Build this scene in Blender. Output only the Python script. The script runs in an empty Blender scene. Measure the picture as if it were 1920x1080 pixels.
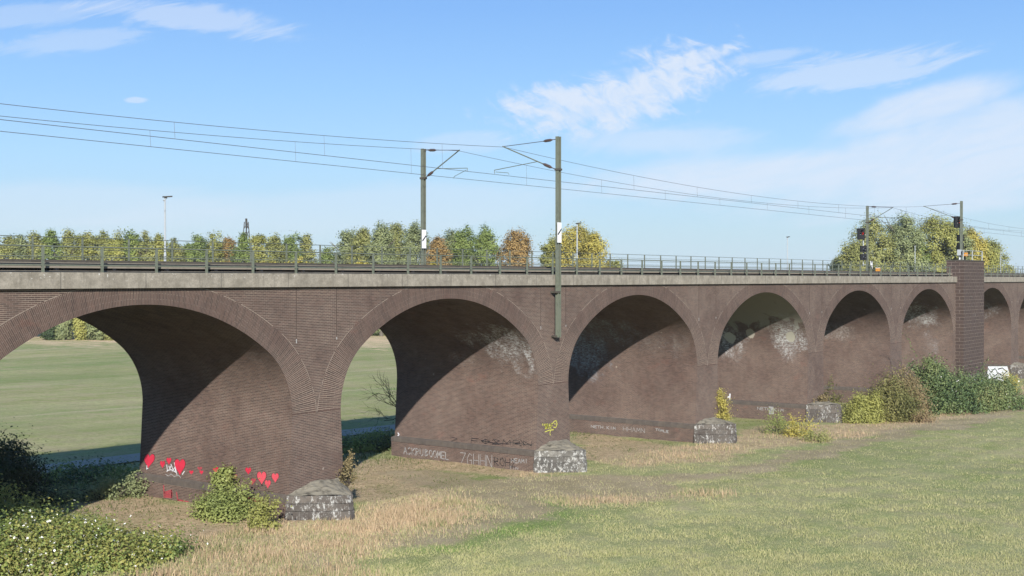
SKY=.10; ALB=.80; EXPO=.64; CLOUD=tuple(v/(SKY*2**EXPO) for v in (.76,.84,.97))
import bpy, math, random
import numpy as np
from mathutils import Vector, Matrix, noise as mnoise
random.seed(7); RNG = np.random.default_rng(11)
S = bpy.context.scene
COL = S.collection
R = math.radians

# ---------------------------------------------------------------- camera geometry
FPX = 2300.0; ALPHA = R(37.0); CA, SA = math.cos(ALPHA), math.sin(ALPHA)
CX, CY, CZ = -21.66, -43.0, 11.6
P = 19.8                       # pier spacing
HY = 523.0
def at(px, depth, z=None, py=None):
    """world point at a bearing (photo column) and a distance in front of the viewpoint"""
    X = (px-960)/FPX*depth
    x = CX + CA*depth + SA*X; y = CY + SA*depth - CA*X
    if py is not None: z = CZ + (HY-py)/FPX*depth
    return Vector((x, y, 0 if z is None else z))
def ground_z(x, y):
    x = np.asarray(x, float); y = np.asarray(y, float)
    z = np.interp(x, [-60, 20, 40, 60, 80, 125, 400], [.3, .3, .0, -.4, -.75, -1.0, -1.0])
    z = z*np.clip(1-(np.abs(y)-60)/120, 0, 1)
    return z
def gz(x, y): return float(ground_z(x, y))
def on_ground(px, py):
    d = FPX*CZ/(py-HY)
    for _ in range(6):
        p = at(px, d); d = FPX*(CZ-gz(p.x, p.y))/(py-HY)
    p = at(px, d); p.z = gz(p.x, p.y); return p
def ray_plane(px, py, p0, n):
    o = Vector((CX, CY, CZ)); d = at(px, 1.0, py=py)-o
    n = Vector(n); t = (Vector(p0)-o).dot(n)/d.dot(n)
    return o+d*t

# ---------------------------------------------------------------- helpers
def tag(o, label=None, cat=None, group=None, kind=None):
    if label: o['label'] = label
    if cat: o['category'] = cat
    if group: o['group'] = group
    if kind: o['kind'] = kind
    return o
def empty(name, loc=(0,0,0), rz=0):
    o = bpy.data.objects.new(name, None); COL.objects.link(o)
    o.location = loc; o.rotation_euler = (0,0,rz); o.empty_display_size = .2
    return o
class MB:
    def __init__(s): s.v=[]; s.f=[]; s.uv=[]; s.mi=[]
    def quad(s, pts, uvs=None, mi=0):
        b=len(s.v); s.v += [tuple(p) for p in pts]; s.f.append(tuple(range(b,b+len(pts))))
        s.uv += list(uvs) if uvs else [(p[0]+p[1], p[2]) for p in pts]; s.mi.append(mi)
    def box(s, x0,x1,y0,y1,z0,z1, mi=0, skip=''):
        a=[(x0,y0,z0),(x1,y0,z0),(x1,y1,z0),(x0,y1,z0),(x0,y0,z1),(x1,y0,z1),(x1,y1,z1),(x0,y1,z1)]
        def q(i,u,k): s.quad([a[j] for j in i],[(a[j][u],a[j][k]) for j in i],mi)
        if 'f' not in skip: q((0,1,5,4),0,2)
        if 'b' not in skip: q((2,3,7,6),0,2)
        if 'l' not in skip: q((3,0,4,7),1,2)
        if 'r' not in skip: q((1,2,6,5),1,2)
        if 't' not in skip: q((4,5,6,7),0,1)
        if 'd' not in skip: q((3,2,1,0),0,1)
    def bar(s, a, b, w, h=None, mi=0, up=(0,0,1)):
        a=Vector(a); b=Vector(b); h=h or w; d=(b-a).normalized(); u=Vector(up)
        if abs(d.dot(u))>.99: u=Vector((0,1,0))
        r=d.cross(u).normalized()*w/2; t=r.cross(d).normalized()*h/2
        c=[a-r-t,a+r-t,a+r+t,a-r+t,b-r-t,b+r-t,b+r+t,b-r+t]
        for i in ((0,1,2,3),(7,6,5,4),(0,4,5,1),(1,5,6,2),(2,6,7,3),(3,7,4,0)):
            s.quad([c[j] for j in i],None,mi)
    def tube(s, pts, r, n=6, mi=0, cap=True):
        pts=[Vector(p) for p in pts]
        rs = r if isinstance(r,(list,tuple)) else [r]*len(pts)
        rings=[]
        for i,p in enumerate(pts):
            d=(pts[min(i+1,len(pts)-1)]-pts[max(i-1,0)]).normalized()
            u=Vector((0,0,1)) if abs(d.z)<.9 else Vector((1,0,0))
            e1=d.cross(u).normalized(); e2=e1.cross(d)
            rings.append([p+(e1*math.cos(2*math.pi*k/n)+e2*math.sin(2*math.pi*k/n))*rs[i] for k in range(n)])
        for i in range(len(pts)-1):
            for k in range(n):
                k2=(k+1)%n; s.quad([rings[i][k],rings[i+1][k],rings[i+1][k2],rings[i][k2]],None,mi)
        if cap:
            s.quad(rings[0][::-1],None,mi) if False else s.quad(rings[0],None,mi)
            s.quad(rings[-1][::-1],None,mi)
    def disc(s, c, nrm, r, n=16, mi=0):
        c=Vector(c); d=Vector(nrm).normalized(); u=Vector((0,0,1)) if abs(d.z)<.9 else Vector((1,0,0))
        e1=d.cross(u).normalized(); e2=e1.cross(d)
        s.quad([c+(e1*math.cos(2*math.pi*k/n)+e2*math.sin(2*math.pi*k/n))*r for k in range(n)],None,mi)
    def build(s, name, mats, parent=None, smooth=False):
        me=bpy.data.meshes.new(name); me.from_pydata(s.v,[],s.f)
        uvl=me.uv_layers.new(name='UVMap'); fl=np.array([c for p in s.uv for c in p],dtype=np.float32)
        uvl.data.foreach_set('uv',fl)
        for m in (mats if isinstance(mats,(list,tuple)) else [mats]): me.materials.append(m)
        me.polygons.foreach_set('material_index', s.mi)
        if smooth: me.polygons.foreach_set('use_smooth',[True]*len(s.f))
        me.update(); o=bpy.data.objects.new(name,me); COL.objects.link(o)
        if parent: o.parent=parent
        return o
def np_mesh(name, verts, faces, mat, parent=None, colors=None, nv=4):
    """verts (N,3), faces (M,nv)"""
    me=bpy.data.meshes.new(name); verts=np.asarray(verts,np.float32); faces=np.asarray(faces,np.int32)
    me.vertices.add(len(verts)); me.vertices.foreach_set('co',verts.ravel())
    me.loops.add(faces.size); me.loops.foreach_set('vertex_index',faces.ravel())
    me.polygons.add(len(faces)); me.polygons.foreach_set('loop_start',np.arange(0,faces.size,nv,dtype=np.int32))
    me.polygons.foreach_set('loop_total',np.full(len(faces),nv,np.int32))
    if colors is not None:
        ca=me.color_attributes.new('tint','FLOAT_COLOR','POINT')
        c4=np.ones((len(verts),4),np.float32); c4[:,:3]=colors; ca.data.foreach_set('color',c4.ravel())
    me.materials.append(mat); me.update(calc_edges=True)
    o=bpy.data.objects.new(name,me); COL.objects.link(o)
    if parent: o.parent=parent
    return o

# ---------------------------------------------------------------- node helpers
class NT:
    def __init__(s, name):
        s.m=bpy.data.materials.new(name); s.m.use_nodes=True; s.t=s.m.node_tree; s.n=s.t.nodes; s.l=s.t.links
        s.b=s.n['Principled BSDF']; s.out=s.n['Material Output']; s.b.inputs['Specular IOR Level'].default_value=.25
        s.b.inputs['Roughness'].default_value=.85
    def new(s,t,**k):
        n=s.n.new(t)
        for a,v in k.items(): setattr(n,a,v)
        return n
    def link(s,a,b): s.l.new(a,b)
    def val(s, sock, v):
        if hasattr(v,'is_output') or isinstance(v,bpy.types.NodeSocket): s.l.new(v,sock)
        elif isinstance(v,(tuple,list)) and len(v)==3 and sock.type=='RGBA': sock.default_value=(*v,1)
        else: sock.default_value=v
    def pos(s): return s.new('ShaderNodeNewGeometry').outputs['Position']
    def uv(s): return s.new('ShaderNodeUVMap',uv_map='UVMap').outputs[0]
    def scale(s,v,sc):
        n=s.new('ShaderNodeMapping'); s.link(v,n.inputs[0]); n.inputs['Scale'].default_value=sc; return n.outputs[0]
    def noise(s,v,scale,detail=4,rough=.55,col=False,dist=0):
        n=s.new('ShaderNodeTexNoise'); s.link(v,n.inputs['Vector']); n.inputs['Scale'].default_value=scale
        n.inputs['Detail'].default_value=detail; n.inputs['Roughness'].default_value=rough; n.inputs['Distortion'].default_value=dist
        return n.outputs['Color' if col else 0]
    def ramp(s,f,lo,hi,a=0.,b=1.):
        n=s.new('ShaderNodeMapRange'); s.val(n.inputs[0],f)
        n.inputs[1].default_value=lo; n.inputs[2].default_value=hi; n.inputs[3].default_value=a; n.inputs[4].default_value=b
        return n.outputs[0]
    def math(s,op,a,b=0.):
        n=s.new('ShaderNodeMath',operation=op); s.val(n.inputs[0],a); s.val(n.inputs[1],b); return n.outputs[0]
    def mix(s,f,a,b,mode='MIX'):
        n=s.new('ShaderNodeMix',data_type='RGBA',blend_type=mode); s.val(n.inputs[0],f); s.val(n.inputs[6],a); s.val(n.inputs[7],b)
        return n.outputs[2]
    def blob(s, posv, c, r, stretch=(1,1,1)):
        """soft 1..0 falloff round a world point, radius r (metres)"""
        m=s.new('ShaderNodeVectorMath',operation='SUBTRACT'); s.link(posv,m.inputs[0]); m.inputs[1].default_value=c
        k=s.new('ShaderNodeVectorMath',operation='MULTIPLY'); s.link(m.outputs[0],k.inputs[0]); k.inputs[1].default_value=stretch
        l=s.new('ShaderNodeVectorMath',operation='LENGTH'); s.link(k.outputs[0],l.inputs[0])
        return s.ramp(l.outputs['Value'],0,r,1,0)
    def bump(s,h,strength=.3,dist=.02):
        n=s.new('ShaderNodeBump'); s.link(h,n.inputs['Height']); n.inputs['Strength'].default_value=strength
        n.inputs['Distance'].default_value=dist; s.link(n.outputs[0],s.b.inputs['Normal'])
    def color(s,c):
        k=s.mix(1.0,c,(ALB,ALB,ALB),'MULTIPLY'); s.link(k,s.b.inputs['Base Color']); s.base=k
def simple(name, col, rough=.7, var=.15, scale=3, metallic=0, spec=.25):
    t=NT(name); n=t.noise(t.pos(),scale,5)
    f=t.ramp(n,.3,.7,1-var,1+var)
    t.color(t.mix(1.0,col,f,'MULTIPLY') if False else t.mix(1.0,col,t.mix(f,(0,0,0),(1,1,1)),'MULTIPLY'))
    t.b.inputs['Roughness'].default_value=rough; t.b.inputs['Metallic'].default_value=metallic
    t.b.inputs['Specular IOR Level'].default_value=spec
    return t.m
def brick_mat(name, stains=(), patches=(), grey=0., mortar_gain=1., tone=1., spring=0., bw=.26):
    """real bricks 26 x 7.7 cm, mortar lighter where it is weathered, plus lime and soot stains, the soot also painting in vault shade"""
    t=NT(name); uv=t.uv(); pos=t.pos()
    wob=t.noise(uv,1.3,2,col=True)
    w=t.new('ShaderNodeVectorMath',operation='MULTIPLY_ADD'); t.link(wob,w.inputs[0]); w.inputs[1].default_value=(.02,.02,0); t.link(uv,w.inputs[2])
    b=t.new('ShaderNodeTexBrick'); t.link(w.outputs[0],b.inputs['Vector']); b.inputs['Scale'].default_value=1
    b.inputs['Brick Width'].default_value=bw; b.inputs['Row Height'].default_value=.077
    b.inputs['Mortar Size'].default_value=.0075; b.inputs['Mortar Smooth'].default_value=.15; b.inputs['Bias'].default_value=-.1
    b.inputs['Color1'].default_value=(0,0,0,1); b.inputs['Color2'].default_value=(1,1,1,1); b.inputs['Mortar'].default_value=(.5,.5,.5,1)
    br=t.mix(b.outputs['Color'],(.122*tone,.077*tone,.061*tone),(.069*tone,.0465*tone,.039*tone))
    big=t.noise(pos,.22,5,.6); mid=t.noise(pos,1.1,5,.6,dist=.6); fine=t.noise(pos,9,4)
    red=t.ramp(t.noise(t.scale(pos,(1,1,1.6)),.55,5,.65),.60,.74)
    br=t.mix(t.math('MULTIPLY',red,.38),br,(.20*tone,.072*tone,.048*tone))
    br=t.mix(t.math('MULTIPLY',t.ramp(fine,.45,.75),.35),br,(.045,.032,.026))
    br=t.mix(t.math('MULTIPLY',t.ramp(t.noise(t.scale(pos,(1,1,.35)),.5,9,.78),.48,.80),.24),br,(.048,.036,.032))
    # mortar: bright joints only where the weather has washed them
    wash=t.ramp(t.math('ADD',t.math('MULTIPLY',big,.6),t.math('MULTIPLY',mid,.4)),.34,.72)
    mo=t.mix(t.math('MULTIPLY',wash,min(1,mortar_gain)),(.120,.087,.070),(.50,.41,.325))
    sx=t.new('ShaderNodeSeparateXYZ'); t.link(w.outputs[0],sx.inputs[0]); fr=t.math('FRACT',t.math('DIVIDE',sx.outputs[1],.077))
    ed=t.math('MINIMUM',fr,t.math('SUBTRACT',1.,fr)); bed=t.ramp(ed,.13,.07)
    if spring:
        zs=t.new('ShaderNodeSeparateXYZ'); t.link(pos,zs.inputs[0]); k=t.ramp(zs.outputs[2],9.6,7.2,.35,1.); bed=t.math('MULTIPLY',bed,k); mo=t.mix(t.ramp(zs.outputs[2],8.8,6.8,0,.45),mo,(.46,.375,.29))
    c=t.mix(t.math('MAXIMUM',bed,t.math('MULTIPLY',b.outputs['Fac'],.6)),br,mo)
    if grey:
        zz=t.new('ShaderNodeSeparateXYZ'); t.link(pos,zz.inputs[0])
        c=t.mix(t.math('MULTIPLY',t.ramp(t.math('ADD',t.noise(pos,.45,6,.62,dist=.8),t.ramp(zz.outputs[2],5.6,8.6,-.30,.10)),.42,.50),grey),c,(.30,.29,.235))
    brk=t.math('MULTIPLY',t.ramp(t.noise(t.scale(pos,(1.,1.,2.6)),4.2,9,.82,dist=.3),.45,.56),t.ramp(t.noise(t.scale(pos,(1.,1.,.5)),1.1,6,.7),.36,.60))
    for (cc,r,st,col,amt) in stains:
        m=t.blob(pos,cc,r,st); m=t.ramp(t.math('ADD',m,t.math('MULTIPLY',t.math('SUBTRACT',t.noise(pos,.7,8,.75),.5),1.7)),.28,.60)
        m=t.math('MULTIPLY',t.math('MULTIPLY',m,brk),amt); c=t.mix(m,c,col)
    for (cc,r,st,col,amt) in patches:      # render or repair patches with firm edges
        m=t.blob(pos,cc,r,st); m=t.ramp(t.math('ADD',m,t.math('MULTIPLY',t.math('SUBTRACT',t.noise(pos,1.6,4,.6),.5),.6)),.42,.50)
        c=t.mix(t.math('MULTIPLY',m,amt),c,col)
    # scattered spalls
    sp=t.ramp(t.noise(pos,1.9,2,.4),.785,.80); c=t.mix(t.math('MULTIPLY',sp,.6),c,(.36,.31,.26))
    t.color(c); t.b.inputs['Roughness'].default_value=.9
    h=t.math('SUBTRACT',t.math('MULTIPLY',fine,.3),b.outputs['Fac']); t.bump(h,.35,.008)
    return t.m
# ---------------------------------------------------------------- materials
WHITE=(.62,.60,.55)
def band_mat():
    t=NT('weathered_concrete'); pos=t.pos(); n=t.noise(pos,2.2,6,.65); f=t.noise(pos,14,5,.7)
    c=t.mix(t.ramp(n,.35,.68),(.235,.205,.163),(.395,.350,.285)); c=t.mix(t.math('MULTIPLY',t.ramp(f,.4,.7),.5),c,(.15,.14,.11))
    st=t.ramp(t.noise(t.scale(pos,(3.5,3.5,.35)),1.6,5,.6),.52,.72); c=t.mix(t.math('MULTIPLY',st,.45),c,(.13,.115,.09))
    sp=t.ramp(t.noise(t.scale(pos,(1,1,1.2)),7.5,3,.6),.655,.68); z=t.new('ShaderNodeSeparateXYZ'); t.link(pos,z.inputs[0])
    up=t.ramp(z.outputs[2],11.45,11.85); near=t.ramp(z.outputs[0],60,10)
    c=t.mix(t.math('MULTIPLY',t.math('MULTIPLY',sp,up),t.math('MULTIPLY',near,.9)),c,(.68,.67,.62))
    w=t.new('ShaderNodeTexWave',wave_type='BANDS',bands_direction='X'); t.link(pos,w.inputs[0]); w.inputs['Scale'].default_value=.0795
    w.inputs['Distortion'].default_value=0
    j=t.ramp(w.outputs['Fac'],.9995,.99995); c=t.mix(t.math('MULTIPLY',j,.6),c,(.06,.055,.05))
    t.color(c); t.b.inputs['Roughness'].default_value=.92; t.bump(f,.3,.01); return t.m
def stone_mat(name, white=.5, dark=(.070,.058,.050), light=(.17,.145,.12)):
    t=NT(name); uv=t.uv(); pos=t.pos(); b=t.new('ShaderNodeTexBrick'); t.link(uv,b.inputs['Vector'])
    b.inputs['Scale'].default_value=1; b.inputs['Brick Width'].default_value=.78; b.inputs['Row Height'].default_value=.33
    b.inputs['Mortar Size'].default_value=.012; b.inputs['Color1'].default_value=(*dark,1); b.inputs['Color2'].default_value=(*light,1); b.inputs['Mortar'].default_value=(.20,.18,.16,1)
    c=t.mix(t.ramp(t.noise(pos,3.5,6,.65),.4,.66),b.outputs['Color'],(.11,.10,.088))
    if white:
        m=t.ramp(t.math('ADD',t.noise(t.scale(pos,(1.3,1.3,.8)),4.6,8,.80,dist=.3),t.math('MULTIPLY',t.noise(pos,.8,2),.30)),.775-.12*white,.83-.10*white)
        c=t.mix(t.math('MULTIPLY',m,.75),c,(.56,.555,.52))
    t.color(c); t.b.inputs['Roughness'].default_value=.95; t.bump(t.noise(pos,8,5),.5,.03); return t.m
M={}
M['brick']=brick_mat('brown_brick')
M['ring']=brick_mat('arch_ring_brick',mortar_gain=1.,tone=1.0,spring=1,bw=.52)
M['lime']=simple('lime_mortar_line',(.31,.25,.20),.95,.5,5)
M['pier']=brick_mat('pier_brick',mortar_gain=1.,tone=1.08)
def blk():
    t=NT('dark_engineering_blocks'); uv=t.uv(); pos=t.pos(); b=t.new('ShaderNodeTexBrick'); t.link(uv,b.inputs['Vector']); b.inputs['Scale'].default_value=1
    b.inputs['Brick Width'].default_value=.92; b.inputs['Row Height'].default_value=.385; b.inputs['Mortar Size'].default_value=.022
    b.inputs['Color1'].default_value=(.080,.056,.045,1); b.inputs['Color2'].default_value=(.060,.043,.036,1); b.inputs['Mortar'].default_value=(.23,.18,.15,1)
    c=t.mix(t.ramp(t.noise(pos,1.2,6,.65),.42,.7),b.outputs['Color'],(.085,.060,.052))
    c=t.mix(t.math('MULTIPLY',t.ramp(t.noise(pos,2.5,6,.75,dist=.8),.62,.70),.6),c,(.36,.34,.31))
    t.color(c); t.b.inputs['Roughness'].default_value=.9; return t.m
M['blocks']=blk()
M['band']=band_mat()
M['stone']=stone_mat('footing_stone',.85)
M['stone2']=stone_mat('footing_stone_lichen',.95,(.07,.066,.060),(.26,.245,.21))
M['stone3']=stone_mat('footing_stone_plain',.65)
def plinth():
    t=NT('plinth_stone'); uv=t.uv(); pos=t.pos(); b=t.new('ShaderNodeTexBrick'); t.link(uv,b.inputs['Vector']); b.inputs['Scale'].default_value=1
    b.inputs['Brick Width'].default_value=.55; b.inputs['Row Height'].default_value=2.; b.inputs['Mortar Size'].default_value=.008
    b.inputs['Color1'].default_value=(.130,.108,.088,1); b.inputs['Color2'].default_value=(.105,.088,.075,1); b.inputs['Mortar'].default_value=(.17,.14,.12,1)
    c=t.mix(t.math('MULTIPLY',t.ramp(t.noise(pos,3,6,.65),.4,.66),.6),b.outputs['Color'],(.075,.063,.055)); t.color(c); return t.m
M['plinth']=plinth()
M['cap']=simple('lichened_capstone',(.24,.215,.165),.95,.6,3)
M['steel']=simple('grey_green_painted_steel',(.150,.165,.125),.55,.25,4)
M['steel_light']=simple('pale_green_painted_steel',(.27,.32,.22),.5,.15,4)
M['rust']=simple('brown_weathered_steel',(.085,.075,.060),.7,.3,3)
M['galv']=simple('galvanised_steel',(.42,.45,.46),.45,.1,5)
M['wire']=simple('oxidised_copper_wire',(.10,.09,.10),.5,.1,2)
M['insul']=simple('brown_insulator',(.09,.06,.05),.3,.1,9,spec=.5)
M['white']=simple('white_enamel',(.82,.82,.82),.4,.03,2)
M['black']=simple('black_paint',(.012,.012,.014),.5,.1,2)
M['grey']=simple('grey_enamel',(.30,.31,.32),.5,.1,4)
M['orange']=simple('orange_enamel',(.70,.30,.03),.5,.1,4)
M['joint']=simple('damp_brick_joint',(.078,.055,.045),.95,.3,6)
M['duct']=simple('concrete_duct',(.26,.225,.18),.9,.25,2.5)
M['ballast']=simple('ballast_stones',(.16,.13,.11),.95,.5,12)
M['darkgap']=simple('near_black_concrete',(.022,.020,.022),.95,.3,4)
M['red_paint']=simple('red_spray_paint',(.58,.030,.060),.7,.18,3)
M['red_faded']=simple('faded_red_spray_paint',(.36,.060,.070),.8,.35,8)
M['pink_paint']=simple('coral_spray_paint',(.66,.085,.11),.7,.15,3)
M['outline']=simple('dark_red_outline_paint',(.10,.018,.022),.7,.2,4)
M['chalk']=simple('white_spray_paint',(.36,.35,.335),.8,.40,7)
M['chalk_bright']=simple('bright_white_spray_paint',(.70,.70,.72),.8,.1,5)
M['soot']=simple('black_spray_paint',(.018,.018,.020),.7,.2,5)
M['yellow_paint']=simple('yellow_spray_paint',(.70,.68,.10),.7,.12,5)
M['green_lamp']=simple('blue_plastic',(.03,.22,.45),.4,.1,5)
t=NT('signal_red_glass'); t.color((.5,.02,.02)); t.b.inputs['Emission Color'].default_value=(1,.05,.03,1); t.b.inputs['Emission Strength'].default_value=.5; M['redlamp']=t.m

def barrel_mats():
    _b=brick_mat
    def brick_mat_(n,**k): k.setdefault('tone',1.15); return _b(n,**k)
    out={}  # near-black crown stains: soot, also deepening the vault shade in the colour
    L=(.58,.58,.56)
    x=lambda k:P*k
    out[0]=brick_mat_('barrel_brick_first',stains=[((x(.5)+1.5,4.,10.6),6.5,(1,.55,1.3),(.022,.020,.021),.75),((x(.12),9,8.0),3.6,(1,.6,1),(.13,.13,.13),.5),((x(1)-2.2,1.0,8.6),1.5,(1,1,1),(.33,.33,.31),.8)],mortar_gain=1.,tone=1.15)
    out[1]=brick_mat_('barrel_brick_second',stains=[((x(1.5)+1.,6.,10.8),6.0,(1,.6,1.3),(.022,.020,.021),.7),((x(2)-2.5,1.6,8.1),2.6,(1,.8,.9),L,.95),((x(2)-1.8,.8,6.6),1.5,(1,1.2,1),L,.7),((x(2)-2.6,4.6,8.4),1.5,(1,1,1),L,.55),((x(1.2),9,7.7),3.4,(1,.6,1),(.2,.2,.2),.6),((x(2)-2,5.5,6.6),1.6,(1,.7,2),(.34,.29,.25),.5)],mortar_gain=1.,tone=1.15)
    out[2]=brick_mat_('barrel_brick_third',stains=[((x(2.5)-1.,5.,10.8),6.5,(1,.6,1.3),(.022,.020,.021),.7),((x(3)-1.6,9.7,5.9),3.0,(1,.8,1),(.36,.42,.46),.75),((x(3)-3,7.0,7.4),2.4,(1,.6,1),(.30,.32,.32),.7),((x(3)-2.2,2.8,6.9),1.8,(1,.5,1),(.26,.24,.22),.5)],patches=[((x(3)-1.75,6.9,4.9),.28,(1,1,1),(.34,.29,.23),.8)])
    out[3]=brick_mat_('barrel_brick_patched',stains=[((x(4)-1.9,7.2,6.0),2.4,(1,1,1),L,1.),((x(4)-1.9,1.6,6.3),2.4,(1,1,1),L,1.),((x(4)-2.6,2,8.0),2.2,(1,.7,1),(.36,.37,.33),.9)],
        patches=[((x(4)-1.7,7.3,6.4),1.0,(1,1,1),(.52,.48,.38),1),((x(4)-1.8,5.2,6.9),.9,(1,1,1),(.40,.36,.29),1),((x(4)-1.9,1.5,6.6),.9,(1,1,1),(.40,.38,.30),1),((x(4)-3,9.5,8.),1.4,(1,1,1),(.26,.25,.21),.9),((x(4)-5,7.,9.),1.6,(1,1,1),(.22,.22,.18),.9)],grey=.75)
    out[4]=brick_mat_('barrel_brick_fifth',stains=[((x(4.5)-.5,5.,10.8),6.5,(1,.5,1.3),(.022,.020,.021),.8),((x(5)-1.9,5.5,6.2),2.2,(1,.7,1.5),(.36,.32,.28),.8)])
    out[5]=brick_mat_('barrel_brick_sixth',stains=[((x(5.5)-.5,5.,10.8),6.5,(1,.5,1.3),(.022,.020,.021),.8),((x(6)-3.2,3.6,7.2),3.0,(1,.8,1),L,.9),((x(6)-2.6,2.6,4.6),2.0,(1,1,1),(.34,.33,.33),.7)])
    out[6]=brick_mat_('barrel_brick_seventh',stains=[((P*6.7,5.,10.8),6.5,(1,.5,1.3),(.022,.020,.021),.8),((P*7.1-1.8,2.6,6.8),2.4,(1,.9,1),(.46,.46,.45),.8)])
    return out
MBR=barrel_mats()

# ---------------------------------------------------------------- the viaduct
W=11.4; WR=11.0; ZS=5.21; ZT=11.22; ZTOP=11.86; HWS=1.6; HWB=1.82
CROWN=10.53; R1=11.5
def basket(a):
    ph=R(36); r=(a-R1*math.sin(ph))/(1-math.sin(ph)); zc=CROWN-R1; cx=(R1-r)*math.sin(ph); cz=zc+(R1-r)*math.cos(ph)
    pts=[]
    n1,n2=22,16
    for i in range(n2): th=math.pi/2-(math.pi/2-ph)*i/n2; pts.append((-cx-r*math.sin(th),cz+r*math.cos(th),th))
    for i in range(2*n1+1): th=ph-2*ph*i/(2*n1); pts.append((-R1*math.sin(th),zc+R1*math.cos(th),th))
    for i in range(1,n2+1): th=ph+(math.pi/2-ph)*i/n2; pts.append((cx+r*math.sin(th),cz+r*math.cos(th),-th))
    return pts,cz           # (dx, z, signed normal angle: + leans left)
# pier centres (x) and half widths; the sixth is the wide group pier
piers=[(k,P*k,HWS) for k in range(-3,6)]+[(6,P*6+1.9,1.9+1.72)]+[(k,P*(k+.18),HWS) for k in range(7,12)]
piers=[list(p) for p in piers]
GROUP_L=P*6-HWS-.1; GROUP_R=P*6.18+HWS+.05
VIA=empty('brick_viaduct',(0,0,0)); tag(VIA,'long dark brown brick railway viaduct with round-headed arches crossing the grassy flood meadow','viaduct')
def half(k): return (piers[[p[0] for p in piers].index(k)])
def edges(k):
    _,c,h=half(k); return (c-h,c+h) if k!=6 else (GROUP_L,GROUP_R)
zplinth={0:1.5,1:1.45,2:1.35,3:1.05,4:.85,5:.75,6:.7}
pier_obj={}
TEXC=bpy.data.textures.new('lumps','CLOUDS'); TEXC.noise_scale=.35
def rough(o,s):
    b=o.modifiers.new('sub','SUBSURF'); b.subdivision_type='SIMPLE'; b.levels=3; b.render_levels=3
    d=o.modifiers.new('disp','DISPLACE'); d.texture=TEXC; d.texture_coords='GLOBAL'; d.strength=s; d.mid_level=.5
def batter(z): return HWS+(HWB-HWS)*max(0,(ZS-z))/(ZS-1.2)
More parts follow.
